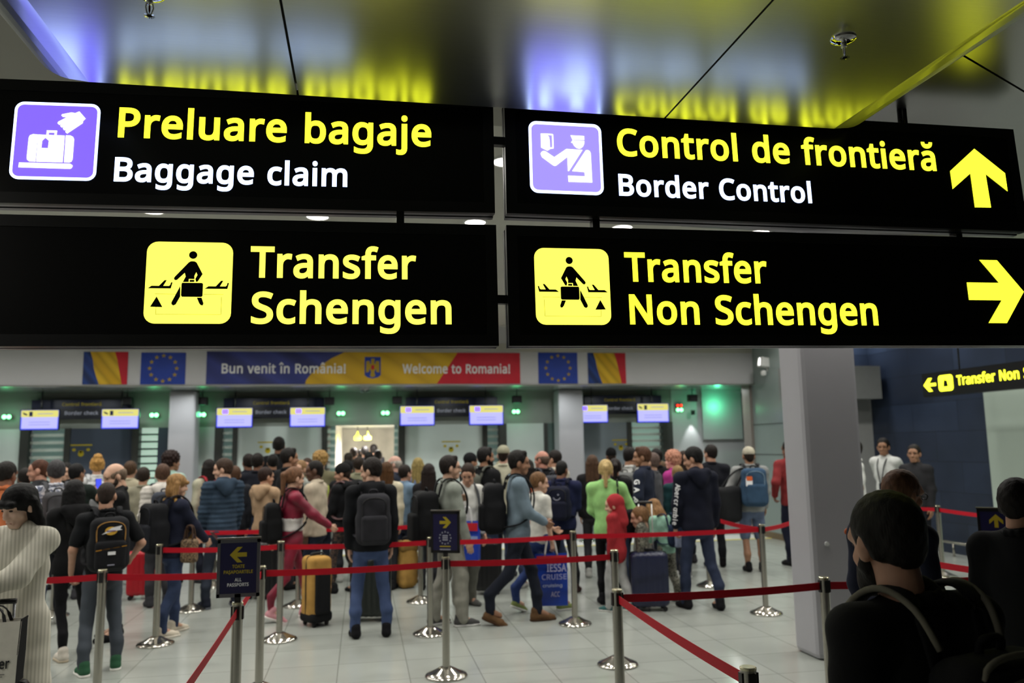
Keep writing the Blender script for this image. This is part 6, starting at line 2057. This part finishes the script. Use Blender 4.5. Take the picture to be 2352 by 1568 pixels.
def ring_logo(t, F):
    P = [(.055 * math.cos(R(a)), .10 + .055 * math.sin(R(a))) for a in range(200, 341, 10)] + [(.045 * math.cos(R(a)), .10 + .045 * math.sin(R(a))) for a in range(340, 199, -10)]
    flat('logo_arc', [[P]], F, .014, M['print_grey'], t, .002)
    flat('logo_dot', [[ngon(.02, .12, .012, .010, 12)]], F, .014, M['print_grey'], t, .002)


backpack(r, 'navy backpack with a pale curved emblem', '14182e', w=.31, hgt=.46, dep=.17, z=1.20, logo=ring_logo)
r, J, s = person('woman in a lime-green sweater with a fair ponytail', 1391, 1059, 9.7, face=4, k='f', top='jacket', tc='8fd46a', bot='slim', bc='121216', shoe='1b1b1f', hair='pony', hc='b39a68', skin=FAIR, arms=('front', (.30, .20, .98)), head=(-6, 4), w=1.10)
t = empty('shoulder_bag', r.location, r.rotation_euler.z)
t.scale = r.scale
tag(t, 'black shoulder bag of the woman in lime green', 'bag')
put_obj('bag_body', soft([rbox((.19, -.16, 1.0), (.15, .07, .16), .05)], .013, .02, warp=lambda X, Y, Z: .006 * np.sin(20 * X + 9 * Z)), cloth('15151a'), t)
tube('strap', [(.13, -.16, 1.14), (.13, -.13, 1.40), (.135, .0, 1.515), (.15, .12, 1.40), (.24, -.02, 1.14)], .012, cloth('15151a'), t, 8)
r, J, s = person('child in a red hooded top with the hood up and pale trousers', 1413, 1139, feet=1396, face=62, k='c', top='hood', tc='b00e1e', bot='wide', bc='b9b9b8', shoe='2f6a6a', sole='dcdcd4', hair='hood', hc='b00e1e', skin=FAIR, arms=('down', 'down'), legs='step', head=(20, 10), w=.92)
r, J, s = person('man in a navy jacket with pale letters on the sleeve, in profile', 1476, 1029, 10.6, face=72, top='jacket', tc='1b2338', bot='wide', bc='6f6e66', shoe='dcdcdc', hair='quiff', hc='4a2f1f', skin=TAN, arms=((.25, .14, .95), 'down'), head=(20, 2), w=1.06)
SL = r
F = Frame((0, 0, 0), (0, 1, 0), (0, 0, 1))


def sleeve_text(root, J, sd, s_, cap, wdt, m, z0=.06, back=0.0, rad=.078):
    """Lettering that runs down the outside of a sleeve, one letter after the other."""
    a, e, w = (Vector(J[q, sd]) for q in 'sew')
    l1 = (e - a).length
    bm = bmesh.new()
    n_ = len(s_)
    for i, ch in enumerate(s_):
        t = z0 + wdt * (i + .5) / n_
        d = (e - a).normalized() if t < l1 else (w - e).normalized()
        p = a + d * t if t < l1 else e + d * (t - l1)
        n = Vector((sd, back, .05)).normalized()
        n = (n - d * n.dot(d)).normalized()
        v = n.cross(d)
        Fq = Frame(p + n * (rad - .022 * t), d, v)
        for g in text_shapes(ch, 0, -cap / 2, cap, None, 'c'):
            add_flat(bm, g, Fq, 0, .006)
    return bm_obj('sleeve_lettering', bm, m, root)


sleeve_text(r, J, -1, 'GAPS', .070, .40, M['print_white'])
r, J, s = person('small child in a mint jacket and camouflage trousers, head bowed', 1526, 1150, 9.7, face=48, k='c', top='jacket', tc='8fc9ae', bot='wide', bc='camo', shoe='8a8a88', hair='bob', hc='8a6642', skin=FAIR, arms=('front', 'reach'), head=(-10, 35), lean=16, legs='step')
backpack(r, 'small dark blue backpack with white and orange print, on the mint-jacket child', '1e2e4e', w=.30, hgt=.40, dep=.17, z=1.16, accent='9aa6c8')
r, J, s = person('toddler in camouflage clothes between the lime-green woman and the suitcase', 1472, 1167, 9.3, face=80, k='c', top='jacket', tc='camo', bot='wide', bc='camo', shoe='d4d4d4', hair='short', hc='7a5a3c', skin=FAIR, arms=('down', 'down'), head=(10, 10), w=.9)
sp_ = at_floor(1500, 1407)
suitcase('dark blue suitcase with a white pull handle, tilted towards its owner', sp_[0] + .02, sp_[1] + .15, R(-10), '1f2440', .42, .26, .60, handle=.55, hhx='d6d6d4')
r, J, s = person('man in a navy hoodie with white sleeve lettering and blue jeans', 1594, 1029, feet=1388, face=28, top='hoodie', tc='14182a', bot='jeans', bc='2d3854', shoe='17171c', hair='short', hc='100e0e', skin=LIGHT, arms=((.22, .08, .86), 'down'), legs=((-.15, .08, 0), (.16, -.10, 0)), head=(50, 14), w=1.04)
sleeve_text(r, J, -1, 'Abercrombie', .052, .44, M['print_white'], back=-1.3, rad=.084)
person('man in a dark suit with a white collar, seen from behind', 1631, 1024, 12.4, face=12, top='suit', tc='1a1c26', bot='jeans', bc='191b22', shoe='101012', hair='short', hc='1d1714', skin=LIGHT, head=(30, 0), w=1.10)
r, J, s = person('man in a beige cap, grey sweater and denim shorts', 1719, 1029, feet=1306, face=12, top='jacket', tc='8f9190', bot='shorts', bc='5a6a8a', shoe='17171b', hair='cap', hc='b9b19a', skin=TAN, arms=((.26, .16, .98), 'low'), w=1.06)
r_ = r


def orange_tag(t, F):
    flat('white_tag', [[rrect(-.14, .02, -.05, .13, .01)]], F, .02, M['print_white'], t, .002)
    flat('orange_tag', [[rrect(-.13, .10, -.05, .16, .01)]], F, .024, mat('tag_orange', 'd8612a', .6, var=0), t, .002)


backpack(r, 'blue hiking backpack with an orange and white tag', '2c4d6c', w=.34, hgt=.54, dep=.22, z=1.20, accent='7a97ad', logo=orange_tag, straphx='2a2c30')
t = empty('duffel_bag', (r_.location.x - .42, r_.location.y - .1, 0), R(10))
tag(t, 'black bag hanging at the side of the man in the beige cap', 'bag')
put_obj('bag_body', soft([rbox((0, 0, .98), (.20, .13, .26), .09)], .014, .02, warp=lambda X, Y, Z: .01 * np.sin(13 * X + 7 * Z)), cloth('1b1c1f'), t)
tube('strap', [(-.12, 0, 1.2), (.1, 0, 1.42), (.3, 0, 1.48), (.14, 0, 1.2)], .014, cloth('1b1c1f'), t, 8)
person('person in a rust-red sweater and navy trousers, half hidden by the big pillar', 1812, 1014, 12.4, face=30, top='jacket', tc='8c1f22', bot='jeans', bc='171c30', shoe='1a1a1e', hair='short', hc='1a1512', skin=BROWN, arms=('hip', 'down'), head=(20, 5))

# smaller bags on the floor and on arms
sp_ = at_floor(318, 1378)
suitcase('bright red suitcase standing behind the man in the black T-shirt', sp_[0], sp_[1] + .1, R(5), 'b01022', .34, .22, .56)
sp_ = at_floor(936, 1352)
t = empty('duffel_bag', (sp_[0], sp_[1] + .12, 0), R(15))
tag(t, 'mustard yellow soft bag under the bulky black backpack', 'bag')
put_obj('bag_body', soft([rbox((0, 0, .31), (.13, .14, .31), .09)], .013, .02, warp=lambda X, Y, Z: .008 * np.sin(17 * X + 9 * Z)), cloth('b5861a'), t)
put_obj('top_flap', soft([rbox((0, -.01, .55), (.135, .145, .07), .05)], .012, .02), cloth('8f6a16'), t)
tube('carry_handle', [(-.06, 0, .61), (-.05, 0, .66), (.05, 0, .66), (.06, 0, .61)], .012, M['rubber'], t, 8)
q_ = at_depth(434, 1292, 8.2)
t = empty('handbag', tuple(q_), R(-20))
tag(t, 'brown patterned handbag hanging below the hands of the fair-haired woman', 'handbag')
put_obj('bag_body', soft([rbox((0, 0, .12), (.085, .05, .12), .035)], .010, .02), pattern('fabric_brown_print', ['5d4a38', '8a7558', '4a3a2c', '77634a'], 26), t)
for y in (-.03, .03):
    tube('handle', [(-.05, y, .22), (-.03, y * .5, .36), (.03, y * .5, .36), (.05, y, .22)], .008, cloth('4a3426'), t, 8)

# officers and men by the navy wall
OFFICER, J, s = person('security officer in a white shirt with a dark lanyard, before the navy wall', 2029, 1009, 13.0, face=150, top='jacket', tc='cfd2d0', bot='jeans', bc='191d2c', shoe='111113', hair='short', hc='15110f', skin=TAN, arms=('back', 'back'), head=(20, 4), w=.92, group='staff and men standing by the navy wall')
tube('lanyard', [(-.07, .02, 1.50), (-.055, .135, 1.36), (-.01, .155, 1.10), (.01, .155, 1.10), (.055, .135, 1.36), (.07, .02, 1.50)], .009, cloth('1a1d24'), OFFICER, 6)
box('badge_card', (-.03, .150, 1.00), (.03, .160, 1.10), M['navy_dark'], OFFICER)
person('man in a dark grey jacket leaning near the navy wall', 2099, 1024, 11.7, face=152, top='jacket', tc='2a2a2e', bot='jeans', bc='1c1e26', shoe='111113', hair='short', hc='16110f', skin=TAN, arms=('down', 'down'), head=(15, 0), w=.92, group='staff and men standing by the navy wall')
person('officer in a white uniform shirt, mostly hidden behind the big pillar', 1960, 1014, 11.6, face=100, top='tee', tc='d8dad8', bot='jeans', bc='1b1e2a', shoe='111113', hair='short', hc='1a1512', skin=TAN, group='staff and men standing by the navy wall')
r, J, s = person('man in glasses and a navy jacket with an orange flash, beside the big pillar', 2066, 1088, 4.25, face=-34, top='jacket', tc='1d2236', bot='jeans', bc='2c3450', shoe='1a1a1e', hair='short', hc='6a4c3a', skin=LIGHT, glasses=True, head=(-14, 6), h=.013, w=1.0, hoff=.08)
obj_np('orange_flash', soft([el(J['s', -1] + np.array((-.06, -.03, .0)), (.02, .03, .022))], .006), cloth('d0601e'), r)
person('man in a black jacket with dark hair, cut by the picture edge', 2334, 1108, 3.9, face=-16, top='jacket', tc='101214', bot='jeans', bc='16181e', shoe='121214', hair='short', hc='17110f', skin=LIGHT, head=(-6, 4), h=.013, w=.98)
r, J, s = person('bearded man in a black shirt closest to the camera, seen from behind', 2046, 1147, 2.12, face=46, top='jacket', tc='0c0c0e', bot='jeans', bc='15171c', shoe='111113', hair='short', hc='15120d', skin=LIGHT, head=(-8, 10), beard='17110d', h=.010, w=1.10, hoff=-.05)
t = backpack(r, 'black backpack with olive-grey piping on the bearded man nearest the camera', '0f0f11', w=.34, hgt=.48, dep=.18, z=1.16, accent='5a5648')
pm = cloth('716d5c')
for s_ in (-1, 1):
    tube('piping', [(s_ * .105, -.17, 1.40), (s_ * .125, -.12, 1.49), (s_ * .138, -.03, 1.528), (s_ * .145, .06, 1.49), (s_ * .15, .13, 1.40)], .009, pm, t, 8)
tube('piping', [(-.15, -.315, 1.16), (-.135, -.30, 1.34), (-.07, -.29, 1.40), (.07, -.29, 1.40), (.135, -.30, 1.34), (.15, -.315, 1.16)], .008, pm, t, 8)

# ---------------------------------------------------------------- rows farther back: mostly heads and shoulders
for a in [
    dict(label='man in an orange jacket and dark cap at the picture edge', px=16, yt=1064, Z=8.4, face=-18, top='jacket', tc='c8641c', hair='short', hc='16120f', skin=BROWN, head=(-20, 6), w=1.1),
    dict(label='man with cropped reddish hair, face turned away from the blonde woman', px=93, yt=1058, Z=9.6, face=52, tc='2a2c30', hair='buzz', hc='4a2d20', skin='b58571', head=(25, 4)),
    dict(label='grey-haired man in a white palm-print shirt with dark straps', px=130, yt=1060, Z=9.1, face=8, tc='tropic', top='tee', hair='short', hc='3b3a3c', skin=FAIR, pack=('4a4b50', 'slim dark grey backpack over the palm-print shirt'), w=1.1),
    dict(label='black-haired person lifting a phone with a blue screen', px=177, yt=1068, Z=10.6, face=-30, tc='1e2a26', hair='short', hc='0d0b0c', skin=TAN, arms=('down', (.10, .36, 1.38)), head=(-15, 0)),
    dict(label='blonde woman with an untidy bun in a white top', px=224, yt=1051, Z=10.4, face=4, k='f', top='jacket', tc='d3d4d4', hair='bun', hc='b78a4c', skin=FAIR, pack=('b9bcc0', 'pale backpack of the blonde woman with the bun')),
    dict(label='person in a fawn jacket just behind the bald man', px=300, yt=1062, Z=11.2, face=-20, k='f', top='jacket', tc='b9ae8f', hair='short', hc='4a3626', skin=LIGHT),
    dict(label='curly dark-haired person in a mint top by the first thin pillar', px=394, yt=1042, Z=11.6, face=-40, k='f', top='tee', tc='9cc4b6', hair='curly', hc='241512', skin=TAN, head=(-20, 0)),
    dict(label='brown-haired woman in a white fleece jacket', px=374, yt=1069, Z=10.0, face=8, k='f', top='puffer', tc='cfc8bf', hair='short', hc='4f382b', skin=FAIR, pack=('3a3f4c', 'slate backpack over the white fleece jacket')),
    dict(label='long-haired dark woman behind the puffer jacket, in a cream vest', px=480, yt=1058, Z=11.4, face=30, k='f', top='jacket', tc='b6b296', hair='long', hc='17110f', skin=LIGHT, pack=('a81426', 'bright red backpack behind the slate-blue puffer jacket')),
    dict(label='ginger-faced man just behind the shoulder of the puffer jacket', px=540, yt=1072, Z=10.9, face=20, tc='23262e', hair='buzz', hc='4a3324', skin=FAIR),
    dict(label='dark-haired man in navy, first of a close pair by the pale pane', px=571, yt=1045, Z=12.6, face=20, tc='171b28', hair='short', hc='1c1411', skin=BROWN),
    dict(label='dark-haired man in navy, second of a close pair by the pale pane', px=592, yt=1044, Z=12.2, face=-20, tc='161a26', hair='short', hc='18120f', skin=BROWN),
    dict(label='tall dark-haired man in a black jacket looking towards the corridor', px=664, yt=1032, Z=10.7, face=-55, tc='17181c', hair='quiff', hc='14100e', skin=TAN, head=(-20, 0), w=1.12),
    dict(label='very tall person standing before the pale pane behind the beige top', px=641, yt=1006, Z=14.2, face=-10, tc='15161a', hair='short', hc='15110f', skin=BROWN),
    dict(label='dark-haired man in a high-visibility vest near the pale pane', px=627, yt=1046, Z=13.2, face=10, tc='1d2024', hair='short', hc='120e0d', skin=TAN, band=('b7c21a', 1.12, 1.30)),
    dict(label='fair woman with a pale face behind the girl in burgundy', px=690, yt=1060, Z=11.6, face=150, k='f', tc='9a9f98', hair='short', hc='8a6b4a', skin=FAIR),
    dict(label='curly blond person in a yellow high-visibility vest', px=736, yt=1042, Z=12.0, face=-8, tc='6f6a4a', hair='curly', hc='9a7a48', skin=FAIR, band=('b9c81e', 1.05, 1.30)),
    dict(label='person with a ruddy face by the corridor opening', px=706, yt=1055, Z=12.6, face=160, k='f', tc='7d7468', hair='short', hc='3a2a20', skin='b58571'),
    dict(label='man in a dark cap with a yellow chest strip before the corridor', px=797, yt=1062, Z=11.6, face=10, tc='15171a', hair='beanie', hc='101113', skin=TAN, band=('aab81c', 1.28, 1.34)),
    dict(label='person in an olive jacket walking into the corridor', px=824, yt=1052, Z=12.8, face=0, tc='8a8a6a', hair='short', hc='2a211a', skin=LIGHT),
    dict(label='brown-haired woman in a cream jacket beside the black hoodie man', px=888, yt=1064, Z=10.7, face=-12, k='f', tc='cdc2a2', hair='long', hc='4a3018', skin=FAIR),
    dict(label='grey-haired old man with a pink face', px=907, yt=1049, Z=12.0, face=60, tc='2a3040', hair='bald', hc='a09a92', skin='c49a8a', head=(20, 0)),
    dict(label='dark-haired woman with a light-blue sleeve', px=930, yt=1070, Z=10.6, face=-50, k='f', tc='6a8aa8', hair='short', hc='1f1713', skin=LIGHT, arms=('down', 'front')),
    dict(label='woman with long dusty-blond hair in a pale blue denim jacket', px=960, yt=1054, Z=11.2, face=0, k='f', tc='6d86b4', hair='long', hc='8e7d4c', skin=FAIR),
    dict(label='dark-haired woman in black next to the long blond hair', px=985, yt=1068, Z=10.8, face=-16, k='f', tc='1b1a1e', hair='long', hc='1d1311', skin=LIGHT),
    dict(label='person in a black cap and dark coat before the Welcome booth', px=1080, yt=1044, Z=12.4, face=-60, tc='1a1b1f', hair='beanie', hc='121316', skin=TAN),
    dict(label='bearded man in a black jacket with a grey backpack', px=1114, yt=1030, Z=11.0, face=-52, tc='16171a', hair='quiff', hc='120f0e', skin=TAN, beard='15110f', head=(-15, 0), pack=('5a5c52', 'grey-green backpack of the bearded man in black'), w=1.1),
    dict(label='person in a pale camouflage cap', px=1156, yt=1026, Z=11.8, face=-10, tc='b9b69a', hair='cap', hc='9a977c', skin='c49a8a'),
    dict(label='woman with ash-grey hair and a cream coat behind the black side pack', px=1150, yt=1062, Z=10.6, face=0, k='f', tc='7a2a2e', hair='short', hc='9a9070', skin=FAIR),
    dict(label='dark-haired woman in an orange-collared coat behind the jean jacket', px=1212, yt=1058, Z=10.8, face=-30, k='f', tc='c0561e', hair='long', hc='17110f', skin=LIGHT),
    dict(label='balding man with a reddish head in a dark jacket', px=1245, yt=1038, Z=11.6, face=35, tc='1c1d21', hair='bald', hc='5a4a40', skin='b98270', head=(25, 0), pack=('3c3e46', 'grey backpack of the balding man')),
    dict(label='dark-haired man in a cream jacket next to the balding man', px=1273, yt=1037, Z=12.0, face=40, tc='cfc4ae', hair='short', hc='1b1512', skin=LIGHT, head=(25, 0)),
    dict(label='long brown-haired woman in a dark coat by the second thin pillar', px=1360, yt=1048, Z=11.6, face=0, k='f', tc='19191c', hair='long', hc='4a3526', skin=LIGHT),
    dict(label='person in a black cap standing at the far booth window', px=1403, yt=1032, Z=14.4, face=20, tc='141518', hair='beanie', hc='0f0f11', skin=BROWN),
    dict(label='woman in black with a dark ponytail beside the lime-green sweater', px=1412, yt=1056, Z=10.8, face=0, k='f', tc='1a1a1e', hair='pony', hc='1d1412', skin=TAN),
    dict(label='man in a white T-shirt with a dark backpack, seen from behind', px=1446, yt=1030, Z=10.9, face=-20, top='tee', tc='d3d4d0', hair='short', hc='15110f', skin=TAN, arms=('front', 'front'), head=(-20, 8), pack=('6a6c6c', 'slim grey backpack over the white T-shirt')),
    dict(label='grey-haired woman in glasses behind the sleeve-lettered jacket', px=1497, yt=1043, Z=11.0, face=70, k='f', tc='4a4a50', hair='short', hc='5a4a44', skin=FAIR, glasses=True),
    dict(label='dark man in a black coat in front of the half-lit blind', px=1507, yt=1033, Z=12.4, face=30, tc='17181b', hair='short', hc='120f0e', skin=BROWN),
    dict(label='curly fair-haired girl in magenta, just behind the man in the navy hoodie', px=1545, yt=1040, Z=11.8, face=60, k='f', tc='b8128a', hair='curly', hc='b5806a', skin='e0a898'),
    dict(label='blond child-sized person in a dark teal sweater', px=1556, yt=1072, Z=10.9, face=0, k='f', tc='14444a', hair='short', hc='8a6f48', skin=FAIR),
    dict(label='woman with long brown hair turned towards the man in the navy hoodie', px=1570, yt=1038, Z=11.2, face=60, k='f', tc='23262c', hair='long', hc='2c1e16', skin=LIGHT),
    dict(label='dark figure deep in the crowd below the first information screen', px=60, yt=1078, Z=10.4, face=10, tc='1a1b1e', hair='short', hc='16110f', skin=BROWN),
    dict(label='woman with black hair between the palm-print shirt and the phone', px=152, yt=1066, Z=11.4, face=160, k='f', tc='22262a', hair='short', hc='14100f', skin=FAIR),
    dict(label='short dark-haired person between the bald man and the white fleece', px=330, yt=1076, Z=10.4, face=-10, tc='8f8a72', hair='short', hc='2a201a', skin=LIGHT),
    dict(label='woman in a teal jacket between the sleeve-lettered man and the navy hoodie', px=1520, yt=1062, Z=11.3, face=50, k='f', tc='4f9a9c', hair='short', hc='5a4632', skin=FAIR),
]:
    a = dict(a)
    pk = a.pop('pack', None)
    a.setdefault('bc', rng.choice(['1d2130', '22242a', '2d3a58', '34343a']))
    a.setdefault('shoe', rng.choice(['1a1a1d', 'b9b9b6', '3a3a40']))
    r, J, s = person(h=.020, free=True, pack=bool(pk), **a)
    if pk:
        backpack(r, pk[1], pk[0], w=.30, hgt=.46, z=1.20)
    if 'phone' in a['label'] and 'lifting' in a['label']:
        mwr = Matrix.Translation(r.location) @ Matrix.Rotation(r.rotation_euler.z, 4, 'Z') @ Matrix.Scale(s, 4)
        t = empty('mobile_phone', mwr @ (Vector(J['w', 1]) + Vector((-.02, .06, .10))), r.rotation_euler.z)
        t.rotation_euler = (R(-15), 0, r.rotation_euler.z + R(40))
        tag(t, 'lit mobile phone with a blue screen, held up in the crowd', 'phone')
        box('phone_case', (-.038, 0, -.075), (.038, .009, .075), M['black_plastic'], t, .004)
        box('phone_screen', (-.034, -.0015, -.070), (.034, 0, .070), M['scr_edge'], t)

# people already through the gate, in the corridor
for i, (px, yt, Z, col, hc, lb) in enumerate([(838, 1026, 19.3, '17181c', '120f0e', 'dark-coated traveller in the corridor, in the middle of the opening'), (858, 1022, 20.3, '1d1e22', '15110f', 'dark traveller in the corridor nearest its Welcome side'),
                                             (812, 1030, 18.6, '2a2a2c', '241a14', 'traveller in the corridor under the taller yellow glow'), (868, 1036, 17.75, '22242a', '17110f', 'short dark traveller at the mouth of the corridor, Welcome side'),
                                             (848, 1040, 16.0, '14151a', '100d0c', 'black-clad traveller stepping through the gate'), (800, 1042, 16.4, '3a3a36', '2a211a', 'traveller in olive-black at the mouth of the corridor, România side'),
                                             (826, 1034, 21.6, '202126', '15110f', 'most distant traveller in the corridor')]):
    person(lb, px, yt, Z, face=rng.choice((-10, 0, 15)), top='jacket', tc=col, bot='jeans', bc='1a1c22', hair='short', hc=hc, skin=TAN, h=.024, group='travellers walking down the corridor')
